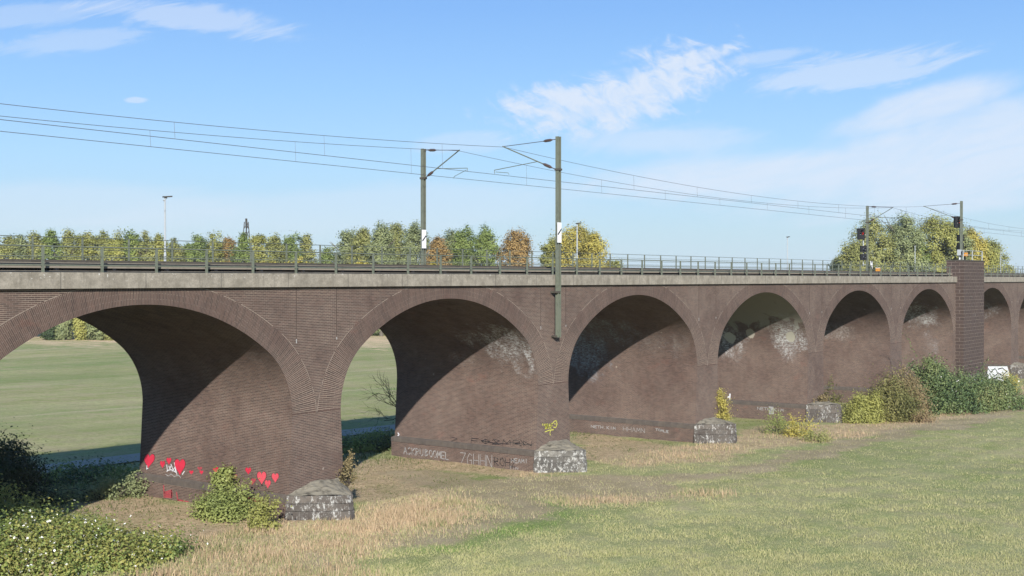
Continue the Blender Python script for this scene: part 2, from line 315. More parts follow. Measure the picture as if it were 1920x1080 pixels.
for k,c,h in piers:
    l,r=edges(k); zp=zplinth.get(k,1.5 if k<0 else .7); g=gz(c,0)-.4
    d=(HWB-HWS)*(ZS-zp)/(ZS-1.2); off=k*.0385
    m=MB(); n=4
    for i in range(n):
        za=zp+(ZS-zp)*i/n; zb=zp+(ZS-zp)*(i+1)/n; da=d*(1-i/n); db=d*(1-(i+1)/n)
        la,lb,ra,rb=l-da,l-db,r+da,r+db
        m.quad([(la,0,za),(ra,0,za),(rb,0,zb),(lb,0,zb)],[(la,za),(ra,za),(rb,zb),(lb,zb)])
        m.quad([(ra,W,za),(la,W,za),(lb,W,zb),(rb,W,zb)],[(ra,za),(la,za),(lb,zb),(rb,zb)])
        m.quad([(la,W,za),(la,0,za),(lb,0,zb),(lb,W,zb)],[(W,za),(0,za),(0,zb),(W,zb)],1)
        m.quad([(ra,0,za),(ra,W,za),(rb,W,zb),(rb,0,zb)],[(0,za),(W,za),(W,zb),(0,zb)],2)
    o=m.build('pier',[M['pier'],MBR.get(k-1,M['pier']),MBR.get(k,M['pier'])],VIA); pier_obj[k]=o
    # brick base course and stone plinth band
    m=MB(); q=.16; m.box(l-d-q,r+d+q,-.0,W+q,g,zp-.36); o2=m.build('pier_base',M['pier'],VIA)
    m=MB(); e=.05
    zz=[(zp-.36,q+.02),(zp-.10,q+.02),(zp,0.02)]
    for (z0,q0),(z1,q1) in zip(zz[:-1],zz[1:]):
        x0,x1,y1=l-d-q0,r+d+q0,W+q0; X0,X1,Y1=l-d-q1,r+d+q1,W+q1
        m.quad([(x0,-.02,z0),(x1,-.02,z0),(X1,-.02,z1),(X0,-.02,z1)])
        m.quad([(x1,y1,z0),(x0,y1,z0),(X0,Y1,z1),(X1,Y1,z1)])
        m.quad([(x0,y1,z0),(x0,-.02,z0),(X0,-.02,z1),(X0,Y1,z1)],[(y1,z0),(0,z0),(0,z1),(Y1,z1)])
        m.quad([(x1,-.02,z0),(x1,y1,z0),(X1,Y1,z1),(X1,-.02,z1)],[(0,z0),(y1,z0),(Y1,z1),(0,z1)])
    m.build('plinth_course',M['plinth'],VIA)
    # front stone footing with sloping cap (three courses of blocks, slightly stepped)
    if k!=6:
        rr=random.Random(k+50)
        zt=zp-.02; xl_,xr_=l-d-.20,r+d+.20; nz_=-2.25
        zz3=[g,zt-.72,zt-.37,zt]
        m=MB()
        for i in range(3):
            q=.045*(2-i)+rr.uniform(-.01,.01)
            pl_=[(xl_-q,-.03),(c-.16,nz_-q),(c+.16,nz_-q),(xr_+q,-.03)]
            z0,z1=zz3[i]+.006,zz3[i+1]-.006; u=rr.uniform(0,1)
            for (ax,ay),(bx_,by_) in zip(pl_[:-1],pl_[1:]):
                Ls=math.hypot(bx_-ax,by_-ay); n_=max(1,int(Ls/.5))
                for e_ in range(n_):
                    f0,f1=e_/n_,(e_+1)/n_; A_0=(ax+(bx_-ax)*f0,ay+(by_-ay)*f0); B_0=(ax+(bx_-ax)*f1,ay+(by_-ay)*f1)
                    m.quad([(*A_0,z0),(*B_0,z0),(*B_0,z1),(*A_0,z1)],[(u+Ls*f0,.02+.33*i),(u+Ls*f1,.02+.33*i),(u+Ls*f1,.31+.33*i),(u+Ls*f0,.31+.33*i)])
                u+=Ls
            m.quad([(*p_,z1) for p_ in pl_]); m.quad([(*p_,z0) for p_ in pl_[::-1]])
        mat={1:M['stone'],2:M['stone2'],3:M['stone'],4:M['stone3']}.get(k,M['stone3'])
        o3=m.build('stone_footing',mat,VIA); rough(o3,.09)
        m=MB(); zc_=zt+.012
        A=[(xl_+.03,-.01,zc_),(c-.12,nz_+.08,zc_),(c+.14,nz_+.08,zc_),(xr_-.05,-.01,zc_)]
        ch={1:.46,2:.40,3:.30,4:.16}.get(k,.25)
        T=[(c-.45,-.02,zt+ch),(c-.05,-.55,zt+ch*.8),(c+.55,-.5,zt+ch*.76),(c+1.35,-.02,zt+ch*.9)]
        m.quad([A[0],A[1],T[1],T[0]]); m.quad([A[1],A[2],T[2],T[1]]); m.quad([A[2],A[3],T[3],T[2]]); m.quad(T)
        rough(m.build('footing_cap',M['cap'],VIA),.20)
    if k in (2,3,4):                       # thin vertical movement joints seen over the piers
        pass
    for sgn in (-1,1):
        if k==6: continue
        m=MB(); xj=c+sgn*1.33; m.box(xj-.02,xj+.02,-.005,.02,8.75,ZT-.02); m.build('movement_joint',M['joint'],VIA)
        m=MB(); m.box(xj-.02,xj+.03,-.012,.0,8.6+.04*sgn,8.76); m.build('lime_drip',M['chalk'],VIA)
order=[p[0] for p in piers]
for a,b in zip(order[:-1],order[1:]):
    xl=edges(a)[1]; xr=edges(b)[0]; cx=(xl+xr)/2; sa=(xr-xl)/2
    pts,_=basket(sa); zoff=ZS-pts[0][1]
    # make the springing meet the pier top exactly
    pts=[(cx+dx, z+zoff*min(1,max(0,(CROWN-z)/(CROWN-ZS))), th) for dx,z,th in pts]
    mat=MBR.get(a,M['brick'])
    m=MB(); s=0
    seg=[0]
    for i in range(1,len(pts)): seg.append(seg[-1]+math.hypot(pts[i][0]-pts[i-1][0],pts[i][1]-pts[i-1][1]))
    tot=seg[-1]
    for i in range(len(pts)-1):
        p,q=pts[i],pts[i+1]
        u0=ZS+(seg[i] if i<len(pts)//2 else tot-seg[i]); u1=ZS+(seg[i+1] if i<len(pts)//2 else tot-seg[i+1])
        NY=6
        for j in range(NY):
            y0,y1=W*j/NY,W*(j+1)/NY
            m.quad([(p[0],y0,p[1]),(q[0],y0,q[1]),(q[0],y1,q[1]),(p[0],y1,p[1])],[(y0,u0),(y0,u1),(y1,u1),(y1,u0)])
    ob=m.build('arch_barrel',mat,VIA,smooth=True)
    if a==3: tag(ob,'barrel with pale patched render and white lime bloom')
    # drain outlet in the crown
    m=MB(); zz=CROWN-.04; m.tube([(cx+2.2,6.5,CROWN-.30),(cx+2.2,6.5,CROWN+.05)],.09,10); m.build('drain_outlet',M['black'],VIA)
    # ring: radial courses, tapering from springing to crown, front and back
    for yf,sg in ((0,-1),(W,1)):
        m=MB(); PR=.007*sg
        rows=[]
        for i,(x,z,th) in enumerate(pts):
            t_=1.05+.55*(abs(th)/(math.pi/2))**2
            nx,nz=-math.sin(th),math.cos(th)
            if nz>1e-3: t_=min(t_,(ZT-.004-z)/nz)
            xo=x+nx*t_; zo=z+nz*t_
            lim=(half(a)[1] if a!=6 else xl-1.6, half(b)[1] if b!=6 else xr+1.6)
            if xo<lim[0]: f=(x-lim[0])/(x-xo); xo=lim[0]; zo=z+nz*t_*f; t_*=f
            if xo>lim[1]: f=(lim[1]-x)/(xo-x); xo=lim[1]; zo=z+nz*t_*f; t_*=f
            rows.append((x,z,xo,zo,t_))
        for i in range(len(rows)-1):
            A,B=rows[i],rows[i+1]; s0,s1=seg[i]*1.06,seg[i+1]*1.06
            fA,fB=max(0,1-.026/max(A[4],.05)),max(0,1-.026/max(B[4],.05)); Am=(A[0]+(A[2]-A[0])*fA,yf+PR,A[1]+(A[3]-A[1])*fA); Bm=(B[0]+(B[2]-B[0])*fB,yf+PR,B[1]+(B[3]-B[1])*fB)
            m.quad([(A[0],yf+PR,A[1]),(B[0],yf+PR,B[1]),Bm,Am],[(0,s0),(0,s1),(B[4],s1),(A[4],s0)])
            cut=A[3]>ZT-.03 and B[3]>ZT-.03
            m.quad([Am,Bm,(B[2],yf+PR,B[3]),(A[2],yf+PR,A[3])],[(0,s0),(0,s1),(B[4],s1),(A[4],s0)],0 if cut or i%7==3 or i%11==5 else 1)
            m.quad([(A[0],yf,A[1]),(B[0],yf,B[1]),(B[0],yf+PR,B[1]),(A[0],yf+PR,A[1])],[(0,s0),(0,s1),(.02,s1),(.02,s0)])
            m.quad([(A[2],yf+PR,A[3]),(B[2],yf+PR,B[3]),(B[2],yf,B[3]),(A[2],yf,A[3])],[(0,s0),(0,s1),(.02,s1),(.02,s0)])
        m.build('arch_ring',[M['ring'],M['lime']],VIA)
    # spandrel walls either side
    for yf in (0,W):
        m=MB()
        for i in range(len(pts)-1):
            p,q=pts[i],pts[i+1]
            if abs(p[0]-q[0])<1e-5: continue
            m.quad([(p[0],yf,p[1]),(q[0],yf,q[1]),(q[0],yf,ZT),(p[0],yf,ZT)],[(v[0],v[2]) for v in ((p[0],0,p[1]),(q[0],0,q[1]),(q[0],0,ZT),(p[0],0,ZT))])
        if a!=order[0]:
            l_=edges(a)[0] if a!=6 else GROUP_L
            m.quad([(l_,yf,ZS),(xl,yf,ZS),(xl,yf,ZT),(l_,yf,ZT)],[(l_,ZS),(xl,ZS),(xl,ZT),(l_,ZT)])
        m.build('spandrel_wall',M['brick'],VIA)
XA,XB=edges(order[0])[1],edges(order[-1])[0]
# group pier tower projecting in front and above the deck
TX0,TX1,TY,TZ=P*5.955,P*6.345,-.9,13.62
m=MB(); m.box(TX0,TX1,TY,-.002,.55,ZT,skip='bt'); m.box(TX0,TX1,TY,1.0,ZT,TZ,skip='d'); tw=m.build('projecting_pier_tower',M['blocks'],VIA)
m=MB(); m.box(TX0-.06,TX1+.06,TY-.06,1.06,TZ,TZ+.12); m.build('tower_capstone',M['rust'],VIA)
for (y0,y1) in ((TY-.5,-.02),):
    m=MB(); m.box(TX0-.6,TX1+2.6,y0-.2,y1,-1.4,.55); o=m.build('stone_footing',M['stone3'],VIA); bv=o.modifiers.new('bevel','BEVEL'); bv.width=.05; bv.segments=2
    m=MB(); m.box(TX0-.55,TX1-.4,y0-.16,TY-.01,.555,.68); m.build('footing_cap',M['cap'],VIA)
# coping beam (two runs, broken by the tower)
for (x0,x1) in ((XA,TX0-.0),(TX1,XB)):
    m=MB(); m.box(x0,x1,-.20,.30,ZT,ZTOP); m.build('coping_beam',M['band'],VIA)
m=MB(); m.box(XA,XB,W-.3,W+.9,ZT+.1,ZTOP); m.build('rear_coping_beam',M['band'],VIA)
m=MB(); m.box(XA,XB,.302,W-.302,ZT+.0,ZTOP-.05); m.build('deck_slab',M['duct'],VIA)
m=MB(); m.box(XA,XB,.55,1.1,11.93,12.03); m.build('duct_recess',M['darkgap'],VIA)  # near-black face closing the gap below the cable duct
m=MB(); m.box(XA,XB,.303,1.1,ZTOP-.05,11.928); m.build('kerb',M['duct'],VIA)
m=MB(); m.box(XA,TX0,.35,1.15,12.032,12.25); m.box(TX1,XB,.35,1.15,12.032,12.25); m.build('cable_duct',M['duct'],VIA)
# dark brackets under the cable duct
m=MB(); x=6.1
nb=0
while x<XB-1:
    if not (TX0-.3<x<TX1+.3):
        mm=MB(); mm.box(x-.07,x+.07,.31,.549,11.93,12.03); mm.build('duct_bracket',M['black'],VIA); nb+=1
    x+=2.63
    if nb>=60: break
m=MB(); m.box(XA,XB,W-.15,W+.15,ZTOP,12.46)
def wallgraf():
    t=NT('graffitied_parapet'); pos=t.pos(); c=t.mix(t.ramp(t.noise(pos,1.5,6),.4,.6),(.20,.17,.14),(.12,.11,.10))
    v=t.noise(t.scale(pos,(1,1,3)),.9,3,.5,dist=2.5)
    c=t.mix(t.math('MULTIPLY',t.ramp(v,.60,.62),.8),c,(.55,.56,.58)); c=t.mix(t.ramp(t.noise(t.scale(pos,(1,1,3)),1.1,3,.5,dist=3),.64,.66),c,(.03,.03,.035))
    c=t.mix(t.ramp(t.noise(pos,.35,2),.66,.68),c,(.10,.20,.42)); t.color(c); return t.m
m.build('rear_parapet',wallgraf(),VIA)

# tracks on the deck
tr=empty('railway_track',(0,0,ZTOP)); tag(tr,'twin ballasted railway tracks running along the top of the viaduct','railway track')
m=MB(); 
m.quad([(XA,1.2,.42-.05),(XB,1.2,.42-.05),(XB,2,.50),(XA,2,.50)]); m.quad([(XA,2,.50),(XB,2,.50),(XB,10,.50),(XA,10,.50)]); m.quad([(XA,10,.50),(XB,10,.50),(XB,10.8,.3),(XA,10.8,.3)])
m.quad([(XA,1.2,-.04),(XB,1.2,-.04),(XB,1.2,.37),(XA,1.2,.37)])
o=m.build('ballast_bed',M['ballast'],tr); o.location=(0,0,-.12)
for yc in (3.6,7.6):
    for s in (-.75,.75):
        m=MB(); m.box(XA,XB,yc+s-.035,yc+s+.035,.40,.54); m.build('rail',M['rust'],tr)

# ---------------------------------------------------------------- painted marks on the piers
def side_plane(k):
    zp=zplinth[k]; l=edges(k)[0]; d=(HWB-HWS)*(ZS-zp)/(ZS-1.2)
    n=Vector((-(ZS-zp),0,-d)).normalized()     # outward (towards -x), slightly down? face leans
    n=Vector((-(ZS-zp),0,d)).normalized()
    return Vector((l,0,ZS)),n
def base_plane(k):
    zp=zplinth[k]; l=edges(k)[0]; d=(HWB-HWS)*(ZS-zp)/(ZS-1.2); return Vector((l-d-.16,0,0)),Vector((-1,0,0))
def band_plane(k):
    zp=zplinth[k]; l=edges(k)[0]; d=(HWB-HWS)*(ZS-zp)/(ZS-1.2); return Vector((l-d-.18,0,0)),Vector((-1,0,0))
def front_plane(k): return Vector((0,0,0)),Vector((0,-1,0))
def marks(plane, px, py, lift=.006):
    p0,n=plane; return ray_plane(px,py,p0+n*lift,n)
def ribbon(m, pts3, w, n):
    """flat painted stroke following points on a wall"""
    n=Vector(n)
    for a,b in zip(pts3[:-1],pts3[1:]):
        d=(b-a)
        if d.length<1e-4: continue
        d.normalize(); s=n.cross(d).normalized()*w/2; a2=a-d*w*.3; b2=b+d*w*.3
        m.quad([a2-s,b2-s,b2+s,a2+s])
GL={'A':[[(0,0),(.45,1),(1,0)],[(.2,.4),(.8,.4)]],'S':[[(1,.9),(.5,1),(.1,.75),(.9,.3),(.5,0),(0,.1)]],'K':[[(0,0),(0,1)],[(.9,1),(0,.45),(1,0)]],
'R':[[(0,0),(0,1),(.8,.9),(.8,.55),(0,.5),(1,0)]],'U':[[(0,1),(.05,.2),(.5,0),(.95,.2),(1,1)]],'B':[[(0,0),(0,1),(.8,.85),(.1,.52),(.95,.3),(0,0)]],
'O':[[(.5,0),(0,.35),(.1,.85),(.6,1),(1,.6),(.9,.15),(.5,0)]],'M':[[(0,0),(.1,1),(.5,.3),(.9,1),(1,0)]],'E':[[(1,1),(0,1),(0,0),(1,0)],[(0,.5),(.8,.5)]],'L':[[(0,1),(0,0),(.9,0)]],
'G':[[(1,.85),(.5,1),(.05,.6),(.2,.05),(.9,.05),(.95,.5),(.5,.45)]],'F':[[(0,0),(.05,1),(.9,1)],[(0,.55),(.7,.55)]],'H':[[(0,0),(0,1)],[(1,0),(1,1)],[(0,.5),(1,.5)]],
'Z':[[(0,1),(1,1),(0,0),(1,0)]],'2':[[(0,.8),(.4,1),(.9,.75),(0,0),(1,.05)]],'.':[[(.4,0),(.5,.05)]],'N':[[(0,0),(0,1),(1,0),(1,1)]],'I':[[(.5,0),(.5,1)]],'T':[[(0,1),(1,1)],[(.5,1),(.5,0)]],
'C':[[(1,.9),(.4,1),(0,.5),(.4,0),(1,.1)]],'@':[[(.5,0),(0,.5),(.5,1),(1,.5),(.5,0)],[(.5,0),(.5,1)],[(0,.5),(1,.5)]],'"':[[(.2,1),(.15,.7)],[(.6,1),(.55,.7)]]}
def lettering(word, plane, x0,y0,x1,y1, h, w, mat, parent, name='graffiti_lettering', double=0, label=None):
    """word painted between two baseline points given by photo position; h = letter height in photo px"""
    m=MB(); n=plane[1]; L=len(word); 
    for i,ch in enumerate(word):
        for st in GL.get(ch,[]):
            for rep in range(1+double):
                pts=[]
                for (u,v) in st:
                    f=(i+.08+u*.78)/L+rep*.012; px=x0+(x1-x0)*f; py=y0+(y1-y0)*f-v*h+rep*.6
                    pts.append(marks(plane,px,py))
                ribbon(m,pts,w,n)
    o=m.build(name,mat,parent)
    if label: o['label']=label
    return o
def heart(cx,cy,w,h,parent,plane,mat,outline=True,lean=0):
    pts=[]
    N=28
    for i in range(N):
        t=2*math.pi*i/N; X=16*math.sin(t)**3/16; Y=(13*math.cos(t)-5*math.cos(2*t)-2*math.cos(3*t)-math.cos(4*t))/15
        if Y<0: Y*=1.0
        pts.append((cx+X*w/2+lean*Y, cy-(Y+.06)*h/2))
    p0,n=plane
    P3=[marks(plane,a,b,.008) for a,b in pts]; c3=marks(plane,cx,cy-h*.05,.008)
    if outline:
        m=MB(); P4=[marks(plane,cx+(a-cx)*1.10,cy+(b-cy)*1.07,.004) for a,b in pts]; c4=marks(plane,cx,cy,.004)
        for i in range(N): j=(i+1)%N; m.quad([c4,P4[i],P4[j]])
    f=MB()
    for i in range(N): j=(i+1)%N; f.quad([c3,P3[i],P3[j]])
    o=f.build('painted_heart',mat,parent)
    if outline:
        o2=m.build('heart_outline',M['outline'],parent)
sp1=side_plane(1); p1=pier_obj[1]
for (cx,cy,w,h,mt,ol,ln) in ((279,864,19,28,'red_paint',1,2),(304,871,9,15,'red_paint',1,0),(316,864.5,9,14,'red_paint',1,0),(336.5,875,20,32,'red_paint',1,0),
    (358,886,8,8,'red_paint',0,0),(374,879,9,8,'red_faded',0,0),(377,886,7,8,'red_paint',0,0),(404,881,11,11,'red_paint',0,0),(430,883,9,9,'red_faded',0,0),(440,894,8,9,'red_faded',0,0),
    (465,883,11,14,'red_paint',1,0),(474,903,9,14,'red_faded',1,2),(490,896,17,26,'pink_paint',1,0),(501.5,908,11,17,'pink_paint',1,0),(515.5,896,13,19,'pink_paint',1,0)):
    heart(cx,cy,w,h,p1,sp1,M[mt],ol,ln)
bp1=base_plane(1)
def scrawl(plane, pts, w, mat, parent, name='graffiti_lettering'):
    m=MB()
    for st in pts: ribbon(m,[marks(plane,a,b) for a,b in st],w,plane[1])
    return m.build(name,mat,parent)
scrawl(bp1,[[(306,911),(307,933)],[(307,924),(321,920)],[(309,926),(322,925)],[(309,929),(322,929)],[(309,932),(321,933)],[(321,920),(321,933)],],.09,M['red_faded'],p1)
scrawl(bp1,[[(330,924),(333,940)],[(333,938),(352,942)]],.09,M['red_faded'],p1)
scrawl(bp1,[[(465,935),(492,938)],[(468,940),(490,942)],[(472,944),(485,945)],[(478,932),(484,946)]],.12,M['red_faded'],p1)
scrawl(sp1,[[(312,872),(313,882)],[(316,874),(318,883),(319,874)],[(320,871),(324,882)],[(322,884),(328,876),(328,886)],[(326,868),(331,890)],[(312,884),(318,880),(330,886)],[(345,884),(341,890)],[(275,872),(274,880),(277,878)]],.045,M['chalk_bright'],p1)
scrawl(sp1,[[(310,890),(315,893),(320,889),(326,894),(334,891),(338,896)]],.035,M['chalk'],p1)
# second pier
p2=pier_obj[2]; bp2=base_plane(2); sp2=side_plane(2); bd2=band_plane(2)
lettering('ASKRU',bp2,756,851,794,855,13,.032,M['chalk'],p2,double=1)
lettering('BOOMEL',bp2,796,855,842,862,13,.03,M['chalk'],p2,double=1)
lettering('ZGHHN',bp2,862,873,924,878,24,.034,M['chalk'],p2)
lettering('ROH2',bp2,926,873,968,877,15,.04,M['soot'],p2)
lettering('HEAMI',bp2,958,868,990,869,8,.04,M['chalk'],p2)
lettering('TIN',bp2,955,880,972,881,5,.03,M['chalk'],p2)
lettering('20F@2MRN',sp2,842,829,1000,837,9,.035,M['soot'],p2)
scrawl(sp2,[[(902,826),(930,832),(955,833)],[(955,830),(980,833),(998,834)],[(925,824),(935,834)],[(975,824),(985,836)]],.04,M['soot'],p2)
scrawl(sp2,[[(746,812),(748,815),(746,817)]],.08,M['chalk_bright'],p2)
fp=front_plane(2)
tag2=lettering('GRAF',fp,1021,804,1037,803,9,.045,M['yellow_paint'],p2,double=1,label='yellow spray tag')
scrawl(fp,[[(1036,795),(1039,790),(1043,789),(1045,795),(1042,802),(1038,801)],[(1022,810),(1030,807),(1038,806)],[(1032,808),(1031,813),(1032,816)],[(1040,794),(1040.5,796)],[(1042.5,794),(1043,796)],[(1017,795),(1018,798)],[(1020,795),(1021,798)]],.045,M['yellow_paint'],p2)
for k,(a,b,c_,d_) in {3:(1108,802,1155,806),4:(1420,768,1470,772)}.items():
    lettering('NETH.KIM',base_plane(k),a,b,c_,d_,5,.045,M['chalk'],pier_obj[k])
lettering('HHAMN',base_plane(3),1168,808,1210,812,8,.03,M['chalk'],pier_obj[3]); lettering('TOMLE',base_plane(3),1229,807,1254,812,4,.05,M['chalk'],pier_obj[3])
scrawl(side_plane(4),[[(1369,739),(1368,755),(1367,771)],[(1368,744),(1365,745)]],.13,M['chalk_bright'],pier_obj[4])
scrawl(base_plane(4),[[(1443,762),(1444,776)],[(1446,762),(1447,776)],[(1449,762),(1450,776)]],.14,M['chalk'],pier_obj[4])
# white painted panel on the group-pier footing
fy=TY-.5-.2-.008
def fpx(px,py,l=0): return ray_plane(px,py,(0,fy-l,0),(0,-1,0))
m=MB(); m.quad([fpx(1851,711),fpx(1853,687),fpx(1889,687),fpx(1894,702),fpx(1890,716),fpx(1868,716),fpx(1866,709)][::-1]); m.build('painted_panel',M['white'],VIA)
m=MB()
for st in ([(1853,690),(1858,698),(1866,691),(1872,700),(1864,706)],[(1872,692),(1880,690),(1888,697),(1880,704),(1872,699)],[(1856,700),(1862,710),(1874,708),(1886,713)]):
    ribbon(m,[fpx(a,b,.006) for a,b in st],.12,(0,-1,0))
m.build('graffiti_lettering',M['soot'],VIA)
# ---------------------------------------------------------------- railings and fence on the deck
def railing(x0, n, step, label, skip_last=False):
    t=empty('deck_railing',(0,0,0)); tag(t,label,'railing')
    xs=[x0+step*i for i in range(n)]
    for x in xs:
        m=MB(); m.box(x-.045,x+.045,-.10,-.02,11.80,12.88); m.build('post',M['steel'],t)
    a,b=xs[0]-.02,xs[-1]+.02
    for z,r in ((12.87,.032),(12.48,.024),(12.13,.03)):
        m=MB(); m.tube([(a,-.06,z),(b,-.06,z)],r,6); m.build('rail',M['steel'],t)
    return t
railing(5.25-2.63*9, 52, 2.63,'grey-green tubular steel railing along the near edge of the deck, left of the pier tower')
railing(TX1+.6, 28, 2.63,'grey-green steel railing along the deck, right of the pier tower')
fence=empty('deck_fence',(0,0,0)); tag(fence,'tall thin-posted wire fence along the far edge of the viaduct deck','fence')
fx=[-40+2.71*i for i in range(96)]
for x in fx:
    m=MB(); m.box(x-.035,x+.035,WR-.28,WR-.20,11.8,13.66); m.build('post',M['galv'] if x<-100 else M['steel'],fence)
m=MB()
for z,r in ((13.64,.018),(13.34,.011),(13.06,.011),(12.80,.011),(12.62,.011)): m.tube([(fx[0],WR-.24,z),(fx[-1],WR-.24,z)],r,4)
m.build('fence_wire',M['steel'],fence)
# railing round the top of the tower
t=empty('tower_railing',(0,0,0)); tag(t,'short pipe railing on top of the dark projecting pier tower','railing')
tx=[TX0+.25,(TX0+TX1)/2-.2,TX1-.3]
for x in tx:
    m=MB(); m.box(x-.04,x+.04,TY+.1,TY+.18,TZ+.12,TZ+1.2); m.build('post',M['galv'],t)
for z in (TZ+.68,TZ+1.18):
    m=MB(); m.tube([(tx[0],TY+.14,z),(tx[-1],TY+.14,z)],.032,6); m.build('rail',M['galv'],t)

# ---------------------------------------------------------------- overhead line
Z_CON=18.1; Z_MES=19.88
def zmes(x):
    k=((x-39.6)%79.2); k=min(k,79.2-k)/39.6      # 0 at a mast, 1 at midspan
    return 18.72+(Z_MES-18.72)*(1-k)**2
def zcon(x): 
    return Z_CON
def overhead(y, label):
    t=empty('overhead_line',(0,y,0)); tag(t,label,'overhead wire','overhead lines above the two tracks')
    xs=np.arange(-39.6,39.6*6.01,3.3)
    m=MB(); m.tube([(x,0,zmes(x)) for x in xs],.013,5); m.build('messenger_wire',M['wire'],t)
    m=MB(); m.tube([(x,0,Z_CON) for x in xs],.014,5); m.build('contact_wire',M['wire'],t)
    for s in range(3):
        for i in range(8):
            x=-39.6+79.2*s+6.0+i*(79.2-12)/7+(1.4 if y>5 else 0)
            m=MB(); m.tube([(x,0,zmes(x)),(x+(.05),0,Z_CON)],.009,4); m.build('dropper',M['wire'],t)
    return t
overhead(3.8,'pair of thin overhead wires with droppers above the near track')
overhead(7.5,'pair of thin overhead wires with droppers above the far track')
def mast(x, yb, ys, zbot, ztop, yw, label, sign=True, slim=False):
    """H-section mast at (x,yb); arm reaches across to wire at yw"""
    t=empty('catenary_mast',(x,yb,zbot)); tag(t,label,'mast','catenary masts along the viaduct')
    s=1 if yw>yb else -1; w=.135; zb=0; zt=ztop-zbot
    m=MB(); m.box(-w,-w+.05,-.12,.12,zb,zt); m.box(w-.05,w,-.12,.12,zb,zt); m.box(-w+.05,w-.05,-.02,.03,zb+(3.1 if zbot<9 else 0),zt,1); m.box(-w+.05,w-.05,-.02,.03,zb,zb+(3.1 if zbot<9 else .01)); m.build('mast_post',[M['steel'],M['rust']],t)
    # clamp ring where the arm starts
    zc=18.25-zbot; Y=lambda yy: yy-yb
    m=MB(); m.box(-w-.05,w+.05,-.16,.16,zc-.06,zc+.06); m.build('clamp',M['rust'],t)
    zm=Z_MES-zbot; ym=Y(yw)
    m=MB(); a=Vector((0,s*.14,zc)); b=Vector((0,ym+s*.1,zm+.05)); c=a+(b-a)*.24; m.tube([c,b],.038,6); m.build('cantilever_arm',M['steel'],t)
    m=MB(); m.tube([a,a+(c-a)*.35],.03,6); m.tube([a+(c-a)*.35,a+(c-a)*.5,c-(c-a)*.15,c],[.05,.095,.095,.05],8); m.build('insulator',M['insul'],t)
    zt2=20.1-zbot
    m=MB(); m.tube([(0,s*.14,zt2),(0,s*.45,zt2-.02)],.025,6); m.tube([(0,s*.45,zt2-.02),(0,s*.6,zt2-.03),(0,s*.95,zt2-.05),(0,s*1.1,zt2-.06)],[.04,.09,.09,.04],8); m.build('insulator',M['insul'],t)
    m=MB(); m.tube([(0,s*1.1,zt2-.06),(0,ym,zm+.04)],.022,5); m.build('tie_rod',M['wire'],t)
    d=a+(b-a)*.34; 
    e=Vector((0,ym+s*.75,d.z-.35 if s>0 else d.z-.1))
    m=MB(); m.tube([d,e],.024,6); m.tube([e,e+Vector((0,-s*.02,-.22))],.02,5); m.tube([e+Vector((0,-s*.1,-.12)),Vector((0,ym-s*.35,Z_CON-zbot+.14)),Vector((0,ym-s*.4,Z_CON-zbot+.01))],.018,5); m.build('steady_arm',M['steel'],t)
    if sign:
        m=MB(); zs=13.80-zbot if yb<5 else 13.62-zbot; X0=-.33; m.box(X0,X0+.40,-.19,-.16,zs,zs+1.22); pl=m.build('sign_plate',M['white'],t)
        m=MB(); yy=-.194; m.quad([(X0+.0,yy,zs+.46),(X0+.07,yy,zs+.46),(X0+.40,yy,zs+.78),(X0+.33+.07,yy,zs+.86),(X0+.35,yy,zs+.86),(X0+.0,yy,zs+.53)]); m.build('diagonal_stripe',M['black'],pl)
    return t
nm=mast(39.6,-.36,0,8.05,20.25,3.8,'tall catenary mast clamped to the viaduct front between second and third arches')
m=MB(); m.box(-.17,.17,-.02,.36,.0,.12); m.box(-.26,.26,.20,.352,.02,.10); m.box(-.34,.05,-.14,.352,2.70,2.82); m.build('wall_bracket',M['rust'],nm)
for s in (-1,1):
    pass
m=MB(); m.box(-.55,.55,.345,.356,-.4,.35); m.build('patched_brick',M['chalk'],nm) if False else None
mast(39.6,WR-.5,0,12.0,20.2,7.5,'catenary mast with white plate on the far deck side, left of the clamped one')
m6=mast(118.8,-.36,0,13.0,20.35,3.8,'distant catenary mast rising behind the railing on the dark pier tower',sign=False,slim=True)
f6=mast(118.8,WR-.5,0,12.0,20.2,7.5,'distant catenary mast on the far side of the deck left of the pier tower',sign=False,slim=True)
mast(198.,-.36,0,11.9,20.2,3.8,'farthest catenary mast on the near side of the deck beyond the right edge',sign=False,slim=True)
mast(-39.6,-.36,0,8.05,20.2,3.8,'catenary mast on the near side at the left beyond the frame',sign=False)
